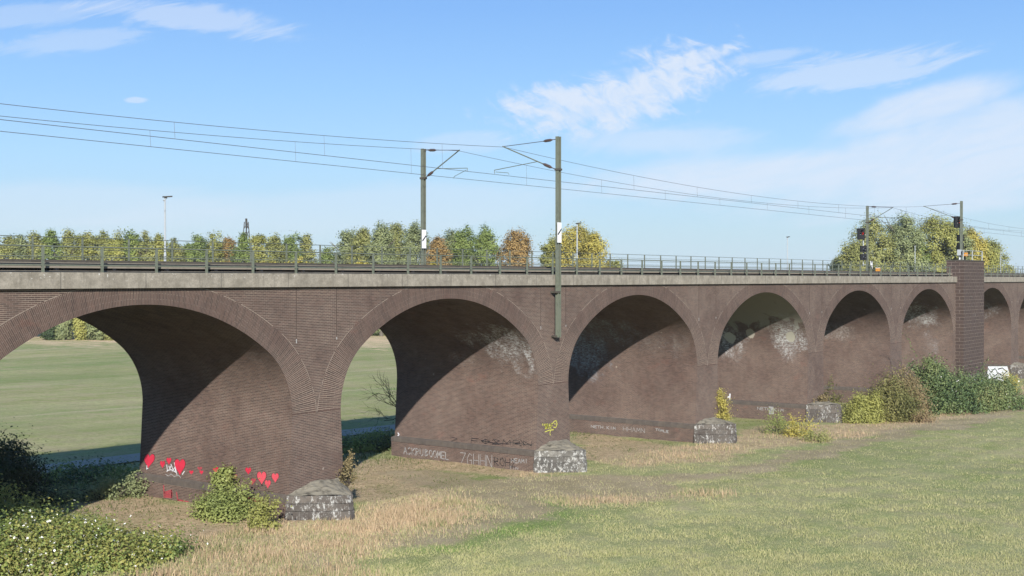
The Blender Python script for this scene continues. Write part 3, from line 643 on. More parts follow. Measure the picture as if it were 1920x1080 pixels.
def signal(x,y,z,label,xs=-1.0,white_board=False):
    t=empty('railway_signal',(x,y,z)); tag(t,label,'signal','railway signals fixed to the catenary masts')
    # main head (lens boards face the viewer's left, along the track)
    q=Matrix.Rotation(R(-42),4,'Z')
    def box(name,x0,x1,y0,y1,z0,z1,mat,par=t):
        m=MB(); m.box(x0,x1,y0,y1,z0,z1); m.v=[tuple(q@Vector(v)) for v in m.v]; return m.build(name,mat,par)
    hd=box('signal_head',xs-.42,xs+.42,-.05,.25,4.05,5.35,M['black'])
    for (dx,dz) in ((-.12,.60),(.14,.66),(.0,.95)):
        c=Vector((xs+dx,-.06,4.1+dz)); m=MB(); m.tube([q@c,q@(c+Vector((0,-.22,.03)))],.10,10,cap=False); m.build('lens_hood',M['black'],hd)
    m=MB(); m.disc(q@Vector((xs+.14,-.058,4.74)),q@Vector((0,-1,0)),.13,12); m.build('red_lens',M['redlamp'],hd)
    m=MB(); m.disc(q@Vector((xs-.12,-.058,4.62)),q@Vector((0,-1,0)),.08,12); m.build('marker_lens',M['white'],hd)
    for z0 in (2.55,1.6):
        bx=box('signal_box',xs-.05,xs+.66,-.05,.28,z0,z0+.74,M['black']); c=Vector((xs+.30,-.06,z0+.35)); m=MB(); m.tube([q@c,q@(c+Vector((0,-.25,.02)))],.14,10,cap=False); m.build('lens_hood',M['grey'],bx)
    box('back_frame',xs+.32,xs+.42,.23,.30,.9,5.2,M['galv'])
    m=MB()
    for z0 in (4.6,3.2,2.0,1.1): m.bar(q@Vector((xs+.37,.26,z0)),(0,0,z0),.06)
    m.build('support_bracket',M['galv'],t)
    return t
s1=signal(119.9-.6,-.36,13.3,'black railway signal with red light on the mast at the dark pier tower',xs=-.55)
s2=signal(118.8,WR-.6,12.2,'black railway signal with red light on the far mast, white board below it',xs=-.85)
m=MB(); X0=-.55; m.box(X0,X0+.55,-.55,-.50,.55,1.5); wb=m.build('white_board',M['white'],s2)
m=MB(); y_=-.556; z0=.55
m.quad([(X0+.06,y_,z0+.0),(X0+.5,y_,z0+.0),(X0+.28,y_,z0+.36)]); m.quad([(X0+.06,y_,z0+.95),(X0+.28,y_,z0+.60),(X0+.5,y_,z0+.95)]); m.build('black_triangles',M['black'],wb)
def cabinet(x,y,z,label,w=.5,h=.5,mat='orange'):
    t=empty('equipment_box',(x,y,z)); tag(t,label,'equipment box','orange boxes by the signals')
    m=MB(); m.box(-w/2,w/2,-.2,.2,.45,.45+h); o=m.build('housing',M[mat],t); bv=o.modifiers.new('b','BEVEL'); bv.width=.03
    m=MB(); m.box(-w/2-.03,w/2+.03,-.23,.23,.455+h,.5+h); m.build('lid',M['white'],t)
    m=MB(); m.box(-.08,.08,-.08,.08,0,.44); m.build('pedestal',M['black'],t)
cabinet(TX0+2.4,TY+.6,TZ+.12,'orange equipment box on the pier tower behind its railing',.9,.42)
cabinet(119.4,WR-1.6,12.05,'orange equipment box on the deck under the far signal',.6,.36)
t=empty('signal_housing',(TX0+.9,TY+.65,TZ+.12)); tag(t,'pale grey angular signal housing on the pier tower beside the orange box','equipment box')
m=MB(); m.box(-.5,.2,-.2,.2,.5,1.15); m.build('housing',M['galv'],t); m=MB(); m.bar((-.45,-.05,0),(.1,-.05,.5),.12); m.bar((.15,.1,0),(-.1,.1,.5),.12); m.build('stand',M['white'],t)
m=MB(); m.tube([(-.15,-.21,.8),(-.15,-.4,.8)],.22,10,cap=False); m.build('hood',M['black'],t)

# ---------------------------------------------------------------- street lamps
lam=['street lamp with a short side arm, in front of the left poplar row','street lamp in front of the yellow tree behind the clamped mast','lone street lamp against the open sky right of centre','street lamp in front of the big olive trees between the two signals','street lamp at the far right beside the yellow-leaved tree','street lamp on the far side of the deck beyond the left edge']
for i,x in enumerate([19.8,19.8+39.6,19.8+79.2,19.8+118.8,19.8+158.4,-19.8]):
    t=empty('street_lamp',(x,WR+.6,11.85)); tag(t,lam[i],'street lamp','street lamps along the far side of the viaduct')
    m=MB(); m.tube([(0,0,0),(0,0,1.1),(0,0,1.12),(0,0,4.15)],[.075,.07,.055,.045],8); m.build('pole',M['galv'],t)
    m=MB(); m.box(-.10,.42,-.09,.09,4.12,4.19); m.v=[(a,b,c+.12*max(0,a)) for a,b,c in m.v]; o=m.build('lamp_head',M['rust'],t); 
    m=MB(); m.tube([(-.1,0,3.95),(.12,0,4.13)],.04,6); m.build('lamp_arm',M['galv'],t)

# ---------------------------------------------------------------- foliage
def leaf_mat(name, cols, trans=.5, rough=.6):
    t=NT(name); g=t.new('ShaderNodeNewGeometry'); rnd=g.outputs['Random Per Island']; oi=t.new('ShaderNodeObjectInfo')
    n=t.noise(t.pos(),.35,3,.6)
    f=t.math('ADD',t.math('MULTIPLY',rnd,.26),t.math('MULTIPLY',t.ramp(n,.32,.68),.74))
    r=t.new('ShaderNodeValToRGB'); t.link(f,r.inputs[0]); e=r.color_ramp.elements
    e[0].position=0; e[0].color=(*cols[0],1); e[1].position=1; e[1].color=(*cols[-1],1)
    for i,c in enumerate(cols[1:-1]): k=e.new((i+1)/(len(cols)-1)); k.color=(*c,1)
    t.color(r.outputs[0]); t.b.inputs['Roughness'].default_value=rough
    tr=t.new('ShaderNodeBsdfTranslucent'); t.link(t.base,tr.inputs[0]); mx=t.new('ShaderNodeMixShader'); mx.inputs[0].default_value=trans
    t.link(t.b.outputs[0],mx.inputs[1]); t.link(tr.outputs[0],mx.inputs[2]); t.link(mx.outputs[0],t.out.inputs[0]); return t.m
G_={'thorn':leaf_mat('dull_olive_leaves',[(.13,.135,.05),(.21,.21,.075),(.30,.28,.105),(.36,.32,.13)],.4),
 'olive':leaf_mat('olive_leaves',[(0.328,0.342,0.122),(0.459,0.467,0.171),(0.606,0.583,0.227)]),  # tree leaf colours from here paled, distance haze put into the tone
 'green':leaf_mat('green_leaves',[(0.236,0.302,0.098),(0.351,0.435,0.135),(0.504,0.559,0.180)]),
 'grey':leaf_mat('grey_green_leaves',[(0.285,0.327,0.160),(0.411,0.458,0.220),(0.538,0.572,0.279)]),
 'yellow':leaf_mat('yellow_leaves',[(0.458,0.417,0.120),(0.687,0.592,0.158),(0.820,0.729,0.210)]),
 'ygreen':leaf_mat('yellow_green_leaves',[(0.348,0.362,0.117),(0.506,0.507,0.156),(0.664,0.620,0.204)]),
 'orange':leaf_mat('orange_brown_leaves',[(0.390,0.280,0.112),(0.546,0.377,0.150),(0.624,0.442,0.188)]),
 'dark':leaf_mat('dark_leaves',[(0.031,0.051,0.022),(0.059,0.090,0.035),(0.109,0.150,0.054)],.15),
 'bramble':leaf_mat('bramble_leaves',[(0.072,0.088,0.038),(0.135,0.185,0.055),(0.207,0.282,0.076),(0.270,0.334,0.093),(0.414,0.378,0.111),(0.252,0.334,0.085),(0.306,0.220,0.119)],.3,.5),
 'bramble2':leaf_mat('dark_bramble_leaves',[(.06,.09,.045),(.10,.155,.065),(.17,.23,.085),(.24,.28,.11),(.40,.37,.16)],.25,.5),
 'haw':leaf_mat('hawthorn_leaves',[(.16,.19,.07),(.27,.32,.10),(.38,.42,.13),(.46,.47,.18)],.35),
 'russet':leaf_mat('russet_leaves',[(.22,.19,.09),(.34,.26,.13),(.40,.27,.17)],.3)}
M['bark']=simple('grey_bark',(.16,.14,.11),.95,.3,3)
M['twig']=simple('brown_twigs',(.085,.068,.052),.95,.3,5)
M['petal']=simple('pale_seed_heads',(.95,.93,.85),.8,.05,9)
def leaf_quads(pts, size, rng, up=.35, elong=1.5, outward=None):
    n=len(pts); nr=rng.normal(size=(n,3)); nr/=np.linalg.norm(nr,axis=1,keepdims=True)+1e-9
    if outward is not None: nr=nr*.55+outward*.95
    nr[:,2]+=up; nr/=np.linalg.norm(nr,axis=1,keepdims=True)+1e-9
    a=rng.normal(size=(n,3)); a-=nr*(a*nr).sum(1,keepdims=True); a/=np.linalg.norm(a,axis=1,keepdims=True)+1e-9
    b=np.cross(nr,a); s=(size*rng.uniform(.55,1.35,size=n))[:,None]
    v=np.empty((n,4,3)); v[:,0]=pts-a*s*elong/2; v[:,1]=pts+b*s*.5; v[:,2]=pts+a*s*elong/2; v[:,3]=pts-b*s*.5
    f=np.arange(n*4).reshape(n,4); return v.reshape(-1,3),f
def clump_points(rng, h, w, low, ncl, nper, spread, shape, floor):
    """leaf clumps spread through a full crown whose width follows the shape of its kind, edge broken by lobes"""
    t=rng.uniform(0,1,ncl)**.72; a=rng.uniform(0,2*math.pi,ncl); u=rng.uniform(0,1,ncl)**.42
    if shape=='poplar': prof=np.sqrt(np.clip(1-np.abs(2*np.clip(t,0,1)-.98)**4.5,0.03,1))*.95
    else: prof=np.sqrt(np.clip(1-np.abs(2*t-1.0)**3.2,0.03,1))
    ph=rng.uniform(0,6,3); lob=1+.16*np.sin(3*a+ph[0]+t*5)+.13*np.sin(5*a+ph[1]-t*9)+.08*np.sin(9*t*2+ph[2])
    r=u*prof*lob*w/2*.9; top=1+.035*np.sin(2*a+ph[2])+.025*np.sin(5*a+ph[0])
    z=h*(low+(1-low)*t*top*.985)-spread*1.0
    c=np.stack([np.cos(a)*r,np.sin(a)*r,z],-1); cs=spread*rng.uniform(.55,1.25,size=(ncl,1))
    p=c[:,None,:]+rng.normal(size=(ncl,nper,3))*cs[:,None,:]*np.array([.8,.8,.75]); o=(p-c[:,None,:])/(spread+.01)*.55; g=p-np.array([0,0,h*.55]); g[...,2]*=w/h*1.3; o=o+g/(w/2)*.9; o/=np.linalg.norm(o,axis=2,keepdims=True)+1e-9
    p=p.reshape(-1,3); o=o.reshape(-1,3); k=p[:,2]>floor; return p[k],o[k]
def trunk_mesh(rng, h, crown_z, crown_r, n=7, r0=.3, multi=1):
    m=MB()
    for q in range(multi):
        ox,oy=(rng.uniform(-.8,.8),rng.uniform(-.6,.6)) if multi>1 else (0,0)
        top=Vector((ox*2.2+rng.uniform(-.5,.5),oy*2+rng.uniform(-.5,.5),h*.92))
        pts=[Vector((ox,oy,-.3)).lerp(top,i/6)+Vector((rng.uniform(-.12,.12),rng.uniform(-.12,.12),0))*i for i in range(7)]
        m.tube(pts,[r0*(1-.14*i) for i in range(7)],7)
        for j in range(n):
            i=rng.integers(2,6); s=pts[i]; a=rng.uniform(0,2*math.pi); L=crown_r*rng.uniform(.55,.95)
            e=s+Vector((math.cos(a)*L,math.sin(a)*L,L*rng.uniform(.5,1.1))); mid=s.lerp(e,.5)+Vector((0,0,-.1*L))
            m.tube([s,mid,e],[r0*.4,r0*.25,.03],5)
            for w in range(2):
                a2=a+rng.uniform(-.9,.9); e2=mid+Vector((math.cos(a2)*L*.5,math.sin(a2)*L*.5,L*.45)); m.tube([mid,e2],[r0*.18,.02],4)
    return m
def tree(name, loc, h, w, kind, label, group, seed, shape='round', ncl=70, nper=62, lsize=.25, low=.12, multi=1):
    rng=np.random.default_rng(seed); t=empty(name,loc,rng.uniform(0,.4)); tag(t,label,'tree',group)
    zc=h*(low+1)/2; rz=h*(1-low)/2
    trunk_mesh(rng,h,zc,w/2,8,.18+.012*h,multi).build('trunk',M['bark'],t)
    p,o=clump_points(rng,h,w,low,int(ncl*2.1),int(nper*2.4),w*.05+.32,shape,floor=h*low*.4)
    v,f=leaf_quads(p,lsize,rng,outward=o)
    np_mesh('crown',v,f,G_[kind],t)
    return t
def shrub(name, loc, size, n_cl, nper, kind, label, seed, lsize=.09, spread=.28, stems=9, dome=True, group=None, cat='shrub', extra=None, twigs=True, rz=0, shoots=10, under=None):
    rng=np.random.default_rng(seed); t=empty(name,loc,rz); tag(t,label,cat,group)
    sx,sy,sz=size
    d=rng.normal(size=(n_cl,3)); d/=np.linalg.norm(d,axis=1,keepdims=True); d[:,2]=np.abs(d[:,2])
    rr=rng.uniform(.25,1,size=(n_cl,1))**.4
    lob=1+.18*np.sin(d[:,[0]]*4+seed)+.15*np.sin(d[:,[1]]*6+d[:,[2]]*5+seed*2)
    c=d*rr*lob*np.array([sx,sy,sz]); cs=spread*rng.uniform(.5,1.4,size=(n_cl,1))
    p=c[:,None,:]+rng.normal(size=(n_cl,nper,3))*cs[:,None,:]; o=p-c[:,None,:]; o/=np.linalg.norm(o,axis=2,keepdims=True)+1e-9
    p=p.reshape(-1,3); o=o.reshape(-1,3); k=p[:,2]>-.1; v,f=leaf_quads(p[k],lsize,rng,outward=o[k])
    np_mesh('foliage',v,f,G_[kind],t)
    if under: 
        v,f=leaf_quads(p[k][::3]*np.array([.86,.86,.82]),lsize,rng,outward=o[k][::3]); np_mesh('withered_leaves',v,f,G_[under],t)
    # arching shoots beyond the main mass
    sh=[]
    for q in range(shoots):
        e=c[rng.integers(0,n_cl)]*rng.uniform(1.1,1.45); e[2]=abs(e[2])*rng.uniform(.95,1.3); s0=e*np.array([.45,.45,.5]); tt=rng.uniform(.2,1,46)[:,None]
        sh.append(s0+(e-s0)*tt+np.array([0,0,.25])*np.sin(tt*3.1)*sz*.3+rng.normal(size=(46,3))*lsize*.8)
    if sh:
        sh=np.concatenate(sh); v,f=leaf_quads(sh,lsize*.85,rng); np_mesh('shoots',v,f,G_[kind],t)
    if twigs:
        m=MB()
        for j in range(stems*3):
            e=Vector(c[rng.integers(0,n_cl)])*1.12; s=Vector((e.x*.15,e.y*.15,-.1)); mid=s.lerp(e,.55)+Vector((0,0,.12*e.length)); m.tube([s,mid,e],[.03,.018,.006],4,cap=False)
        m.build('stem',M['twig'],t)
    if extra:
        cnt,ek=extra; idx=rng.integers(0,k.sum(),cnt); q=p[k][idx]+o[k][idx]*.05; v,f=leaf_quads(q,lsize*(1.15 if ek=='petal' else .85),rng,elong=1.1,up=.9)
        eo=np_mesh('seed_heads' if ek=='petal' else 'bright_leaves',v,f,M[ek] if ek in M else G_[ek],t); tag(eo,kind='stuff')
    return t
# ---------------------------------------------------------------- trees beyond the meadow
def ptree(px, top, wpx, kind, label, group, seed, depth=243, name='poplar_tree', **k):
    b=at(px,depth); z=gz(b.x,b.y); h=CZ+(HY-top)/FPX*depth-z; w=wpx/FPX*depth*1.22
    return tree(name,(b.x,b.y,z),h,w,kind,label,group,seed,**k)
gl='row of poplars behind the left part of the viaduct'
lx=[(-62,436,48,'olive'),(-22,438,46,'green'),(12,436,42,'olive'),(40,438,36,'grey'),(66,439,38,'olive'),(98,433,44,'green'),(132,436,40,'olive'),(162,435,42,'ygreen'),(194,435,40,'olive'),(218,434,40,'ygreen'),(246,436,42,'green'),(272,436,40,'olive'),(298,437,36,'ygreen')]
for i,(px,tp,w,kd) in enumerate(lx):
    nth=['beyond the left edge','beyond the left edge, second','first','second','third','fourth','fifth','sixth','seventh','eighth','ninth','tenth','eleventh'][i]
    ptree(px,tp,w,kd,f'poplar of the left-hand row behind the viaduct, {nth} from the left',gl,100+i,depth=242+(i*37%9),ncl=64,nper=64,shape='poplar' if i%3 else 'round',low=.08)
mid=[(326,451,34,'olive','low olive tree just right of the leftmost street lamp'),(352,452,26,'green','low green tree in the dip of the left tree row'),(372,441,34,'green','green poplar left of the orange tinted tree'),(400,438,40,'ygreen','yellow-green poplar with a rounded top beside the orange tinted one'),
 (428,442,38,'orange','orange tinted tree under the distant lattice tower'),(456,440,36,'green','green poplar in front of the lattice tower'),(486,437,40,'ygreen','yellow-green poplar right of the lattice tower'),(515,438,38,'olive','olive poplar in the middle of the left group'),(545,437,44,'green','bright green poplar near the right end of the left group'),
 (575,441,32,'olive','last small poplar of the left group before the gap')]
for i,(px,tp,w,kd,lb) in enumerate(mid): ptree(px,tp,w,kd,lb,None,140+i,depth=250+(i*31%14),ncl=60,nper=60,shape='poplar' if i%2 else 'round',low=.1)
grp2=[(612,468,34,'green','low bush-like tree filling the gap left of the central wood'),(648,428,58,'grey','grey-green tree at the left end of the central wood'),(682,430,52,'olive','second tree of the central wood, olive and rounded'),(715,424,50,'grey','pale grey-green tree rising behind the central wood'),
 (742,418,62,'olive','tallest olive tree of the central wood left of the far mast'),(780,421,62,'grey','broad grey-green tree directly behind the far catenary mast'),(822,443,44,'orange','orange-brown tree right of the far mast'),(850,432,40,'grey','dull green tree peeping out behind the orange-brown one'),
 (872,428,52,'green','bright green tree with a dense rounded crown'),(912,424,58,'green','bright yellow-green tree right of the dense rounded one'),(967,429,54,'orange','single rusty orange tree left of the clamped mast'),
 (1036,446,42,'ygreen','thin yellow-green tree just behind the clamped mast'),(1078,420,76,'yellow','tall golden yellow tree behind the street lamp right of the clamped mast'),(1115,436,64,'yellow','golden yellow tree with a spreading right side'),(1150,488,40,'ygreen','low yellow-green bush tree at the foot of the golden ones')]
for i,(px,tp,w,kd,lb) in enumerate(grp2): ptree(px,tp,w,kd,lb,None,170+i,depth=255+(i*29%17),name='broadleaf_tree',ncl=84,nper=62,low=.06,shape='round')
grp3=[(1604,452,62,'olive','leftmost low olive tree of the big clump on the right'),(1640,408,84,'olive','big olive tree behind the far signal'),(1696,402,84,'grey','tall grey-green tree in the middle of the right clump'),(1722,450,50,'green','dark green tree low in the middle of the right clump'),(1752,401,92,'ygreen','tallest yellow-green tree left of the pier tower signal'),
 (1790,414,66,'grey','greyish tree just behind the pier tower signal'),(1822,428,60,'yellow','yellow tree right of the pier tower'),(1852,450,64,'ygreen','yellow-green tree at the right end of the right clump'),(1672,470,60,'dark','small dark tree low behind the deck railing on the right'),(1576,478,36,'olive','small olive bush tree at the left foot of the right clump')]
for i,(px,tp,w,kd,lb) in enumerate(grp3): ptree(px,tp,w,kd,lb,None,200+i,depth=290+(i*23%22),name='broadleaf_tree',ncl=95,nper=66,lsize=.28,low=.05)
# trunks and low bushes seen through the first arch
for i,(px,w,h,kd,lb) in enumerate([(100,40,4.5,'dark','low bush left of the trunks seen through the first arch'),(118,34,6.5,'grey','grey-green thicket beside the thick trunk seen through the first arch'),(152,20,7,'ygreen','slim yellowing tree at the meadow edge seen through the first arch'),(186,44,6.0,'grey','grey-green thicket right of the gap with water, seen through the first arch'),(214,36,5,'olive','olive thicket at the meadow edge hidden partly by the arch'),(-30,60,6,'grey','thicket at the meadow edge beyond the left arch')]):
    b=at(px,236); tree('thicket',(b.x,b.y,gz(b.x,b.y)),h,w/FPX*236,kd,lb,None,240+i,ncl=50,nper=50,lsize=.26,low=.0,multi=2)
for i,px in enumerate([690,720,760,640]):
    b=at(px,262); tree('hedge_bush',(b.x,b.y,gz(b.x,b.y)),3.4,9,['dark','grey','olive','dark'][i],['dark hedge bush seen through the second arch above the tan bank','grey-green hedge bush seen at the right edge of the second arch opening','hedge bush hidden mostly behind the second pier','hedge bush behind the first pier at the field edge'][i],None,260+i,ncl=50,nper=50,lsize=.42,low=0)
# distant lattice tower
b=at(462,330); zt=CZ+(HY-416)/FPX*330
t=empty('lattice_tower',(b.x,b.y,0)); tag(t,'thin lattice tower with a cross arm rising behind the left trees','tower')
m=MB()
for sx in (-1,1):
    for sy in (-1,1): m.bar((sx*2.0,sy*2.0,0),(sx*.35,sy*.35,zt),.16)
for i in range(12):
    z0=zt*i/12; z1=zt*(i+1)/12; r0=2-1.65*i/12; r1=2-1.65*(i+1)/12
    m.bar((-r0,-r0,z0),(r1,-r1,z1),.10); m.bar((r0,-r0,z0),(-r1,-r1,z1),.10); m.bar((-r0,r0,z0),(r1,r1,z1),.10); m.bar((r0,r0,z0),(r0 if 0 else r1,-r1,z1),.08)
m.build('lattice_shaft',M['rust'],t)
m=MB(); m.bar((-1.2,-.9,zt-1.4),(1.2,.9,zt-1.4),.28); m.bar((0,0,zt-.6),(0,0,zt+.9),.4); m.build('cross_arm',M['rust'],t)

# bare tree and growth behind the viaduct
def bare_tree(loc,h,label,seed):
    rng=np.random.default_rng(seed); t=empty('bare_tree',loc); tag(t,label,'tree'); m=MB(); tw=MB()
    def br(s,d,L,r,dep):
        e=s+d*L; mid=s.lerp(e,.5)+Vector(rng.normal(size=3))*L*.06; (m if dep<2 else tw).tube([s,mid,e],[r,r*.8,r*.6],5 if dep<2 else 3,cap=False)
        if dep>=5: return
        for _ in range(3 if dep<4 else 2):
            nd=(d+Vector(rng.normal(size=3))*.55+Vector((0,0,.12))).normalized(); br(s.lerp(e,rng.uniform(.55,1)),nd,L*rng.uniform(.6,.8),max(.008,r*.55),dep+1)
    br(Vector((0,0,-.2)),Vector((.02,0,1)).normalized(),h*.30,.11,0); br(Vector((0,0,.6)),Vector((-.6,.1,.6)).normalized(),h*.25,.07,1)
    m.build('trunk',M['twig'],t); tw.build('twigs',M['twig'],t); 
p=at(784,88); bare_tree((p.x,p.y,0),9.0,'bare twiggy tree standing behind the second pier, seen through the second arch',5)
# shrubs in front
def S_(px,py,*a,**k):
    p=on_ground(px,py); return p
p=on_ground(432,975); shrub('hawthorn_bush',(p.x,p.y+.4,p.z),(1.25,1.05,1.35),80,85,'haw','leafy green bush in front of the painted hearts at the first pier',301,lsize=.085,shoots=22,spread=.28,stems=14,rz=-.9)
p=on_ground(425,965); shrub('hawthorn_bush',(p.x+.25,p.y+.6,p.z+1.2),(.55,.45,.85),20,50,'haw','upright leafy shoot rising above the bush at the hearts',302,lsize=.10,spread=.2,stems=4)
p=on_ground(497,992); shrub('yellowing_shrub',(p.x,p.y,p.z),(.75,.6,1.35),38,48,'ygreen','small yellow-green shrub beside the stone footing of the first pier',303,lsize=.085,spread=.2,stems=6)
p=on_ground(440,1030)
p=at(95,49); shrub('bramble_thicket',(p.x,p.y,gz(p.x,p.y)),(4.9,3.9,1.0),360,190,'bramble','broad bramble thicket with white specks in the bottom left corner',304,lsize=.085,spread=.42,stems=20,extra=(1500,'petal'),shoots=26,rz=-.95,cat='bramble')
p=at(10,50.5); shrub('bramble_thicket',(p.x,p.y,gz(p.x,p.y)),(4.,3.,1.05),230,170,'bramble','bramble growth against the left border, below the dark bush',305,lsize=.085,spread=.40,stems=14,extra=(350,'petal'),shoots=14,rz=-.95,cat='bramble')
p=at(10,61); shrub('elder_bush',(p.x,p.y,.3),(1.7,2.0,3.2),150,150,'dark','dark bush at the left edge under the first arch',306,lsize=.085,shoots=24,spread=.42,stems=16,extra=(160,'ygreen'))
p=at(-20,55); shrub('dogwood_shrub',(p.x,p.y,.3),(2.2,1.2,2.1),60,60,'ygreen','yellow-green lit shoots at the left edge above the brambles',307,lsize=.10,spread=.3,stems=10)
p=at(205,63.5); shrub('nettle_patch',(p.x,p.y,.3),(2.6,1.0,.75),60,60,'grey','grey-green weeds at the left of the first pier base',308,lsize=.09,spread=.3,stems=12,rz=-.6,cat='weeds')
for i,(px,py,w,h,kd,lb,ls) in enumerate([(1562,778,2.0,4.0,'thorn','olive bush growing against the fifth pier behind the stone footing',.14),(1622,792,2.1,2.6,'ygreen','yellow-green bush left of the blue scrap, in front of the fifth arch',.14),
    (1668,788,3.3,3.5,'thorn','large loose olive bush with reddish top in front of the fifth arch',.15),(1694,780,2.7,4.7,'russet','reddish brown airy bush behind the large olive one',.13),
    (1750,768,2.7,5.7,'bramble2','dark green ivy-covered bush before the sixth arch',.16),(1810,770,4.8,3.7,'bramble2','wide dark bramble bank in front of the pier tower',.16),(1856,767,3.4,3.0,'bramble2','right end of the dark bramble bank, low and rounded',.15),
    (1893,735,1.4,2.6,'yellow','small yellow bush beside the white painted panel',.13),(1500,818,1.5,1.9,'yellow','small bright yellow bush before the stone footing of the fourth pier',.11),(1455,812,1.3,2.4,'haw','tall green weeds against the fourth pier base',.09),(1528,828,1.6,1.0,'olive','low olive weeds in front of the fourth pier footing',.10),(1357,790,.55,2.3,'yellow','yellow creeper on top of the third pier footing',.10),(1730,792,1.2,1.2,'russet','brown dying weeds between the bushes and the bramble bank',.10)]):
    p=on_ground(px,py); 
    zo=0
    if i==11: p=Vector((P*3+1.9,-.25,1.2))
    if i in(0,): p=at(px,126)
    if i==0: p=Vector((P*4+3.6,.6,gz(83,0)))
    big=w>2
    shrub('bush' if big else 'weed_clump',(p.x,p.y,p.z-.1+zo),(w*(1.0 if big else .9),w*.6,h*.85),int(80+w*34) if big else 36,120 if big else 60,kd,lb,320+i,lsize=ls*.72,spread=.18+.09*w,stems=10,shoots=26 if big else 8,extra=(60,'petal') if kd=='bramble2' else None,rz=-.3)
p=on_ground(1641,783)
t=empty('blue_scrap',(p.x-.8,p.y-1.8,p.z+1.1)); tag(t,'small crumpled piece of blue plastic caught in the bush before the fifth arch','litter')
m=MB(); m.quad([(-.5,0,0),(0,-.1,.18),(.1,-.1,.45),(-.35,0,.3)]); m.quad([(0,-.1,.18),(.6,.05,.1),(.7,0,.35),(.1,-.1,.45)]); o=m.build('plastic_sheet',M['green_lamp'],t); so=o.modifiers.new('s','SOLIDIFY'); so.thickness=.02
# dark undergrowth in the shade behind the piers
for i,(px,dd,w,h) in enumerate([(60,68,3,2.0),(120,69,2.6,1.6),(215,69,2.4,1.7),(175,70,2.4,1.3),(245,68,1.6,1.3),(655,84,1.6,1.3),(690,83,2.0,1.5),(722,84,2.0,1.9),(705,86,1.6,1.3)]):
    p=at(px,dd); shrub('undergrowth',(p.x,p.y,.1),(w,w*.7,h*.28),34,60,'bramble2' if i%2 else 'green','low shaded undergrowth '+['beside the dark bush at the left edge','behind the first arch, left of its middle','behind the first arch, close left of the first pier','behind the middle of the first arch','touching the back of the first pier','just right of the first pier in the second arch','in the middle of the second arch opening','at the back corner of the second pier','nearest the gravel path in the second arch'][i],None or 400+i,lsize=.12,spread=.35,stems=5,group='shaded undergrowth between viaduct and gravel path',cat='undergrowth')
wl=['yellow weeds on the deck left of centre','small yellow weeds on the deck under the left tree group','yellow weeds on the deck before the central wood','yellow weeds at the foot of the far mast']
for i,(x,lb) in enumerate(zip([17.5+ (0), 22.0,33.0,41.0],wl)):
    pp=ray_plane([503,553,682,818][i],492,(0,10.3,0),(0,-1,0)); shrub('deck_weeds',(pp.x,pp.y,12.1),(.9,.3,.5),14,40,'yellow',lb,440+i,lsize=.08,spread=.13,stems=3,cat='weeds')
# red-leaved plants on the first footing
shrub('red_weeds',(P+1.75,-.35,zplinth[1]+.1),(.45,.3,1.25),16,34,'russet','withered reddish weeds on the right end of the first pier footing',450,lsize=.07,spread=.15,stems=10,cat='weeds')
shrub('dry_tuft',(P*4+.2,-.4,zplinth[4]+.2),(1.4,.3,.35),16,30,'russet','dry tuft on top of the fourth pier footing',451,lsize=.08,spread=.15,stems=8,cat='weeds')

# ---------------------------------------------------------------- ground
def poly_world(pts): return np.array([[q.x,q.y] for q in (on_ground(a,b) for a,b in pts)])
def inside(poly,x,y):
    r=np.zeros(x.shape,bool); n=len(poly)
    for i in range(n):
        x0,y0=poly[i]; x1,y1=poly[(i+1)%n]; c=((y0>y)!=(y1>y)); 
        with np.errstate(divide='ignore',invalid='ignore'): xx=(x1-x0)*(y-y0)/(y1-y0+1e-12)+x0
        r^=c&(x<xx)
    return r
DRY=[[(355,1000),(420,968),(540,958),(660,965),(655,885),(720,872),(800,900),(862,925),(845,985),(760,1030),(610,1085),(560,1130),(330,1160)],[(655,866),(760,858),(1010,884),(1100,886),(1000,898),(850,892),(760,884),(660,880)],
 [(1068,812),(1310,838),(1380,806),(1460,800),(1580,792),(1740,782),(1880,752),(1960,728),(1960,760),(1700,806),(1500,838),(1330,862),(1180,872),(1095,862)],[(1030,938),(1120,926),(1250,921),(1320,924),(1230,936),(1170,948),(1090,955),(1060,972),(1035,968),(1045,950)],
 [(440,935),(620,955),(660,965),(560,975),(430,990)],[(150,945),(270,920),(420,955),(360,1000),(120,960)],[(1830,760),(1960,715),(1990,760),(1860,775)]]
DIRT=[[(680,883),(820,886),(900,899),(1080,896),(1300,900),(1300,918),(1180,930),(1040,934),(1010,975),(930,1003),(800,1022),(700,1045),(780,1000),(862,960),(850,922),(800,905)],[(1080,905),(1300,888),(1450,862),(1640,812),(1960,752),(1960,768),(1640,834),(1450,882),(1280,912)],
 [(850,990),(700,1040),(560,1090),(500,1090),(690,1022),(800,990)]]
LUSH=[[(655,872),(750,876),(870,886),(960,893),(870,899),(760,892),(665,884)],[(930,985),(1030,950),(1075,985),(960,1010),(820,1040),(800,1025)],[(1040,840),(1130,852),(1160,835),(1090,828)],[(1180,838),(1290,840),(1290,850),(1180,848)]]
DRYw=[poly_world(p) for p in DRY]; DIRTw=[poly_world(p) for p in DIRT]; LUSHw=[poly_world(p) for p in LUSH]
def wob(x,y,s,a,ph=0): return a*(np.sin(x*s+ph+1.7*np.sin(y*s*.7+ph))+.6*np.sin(y*s*1.9+x*s*.8+2*ph)+.4*np.sin(x*s*3.3-y*s*2.1+ph))
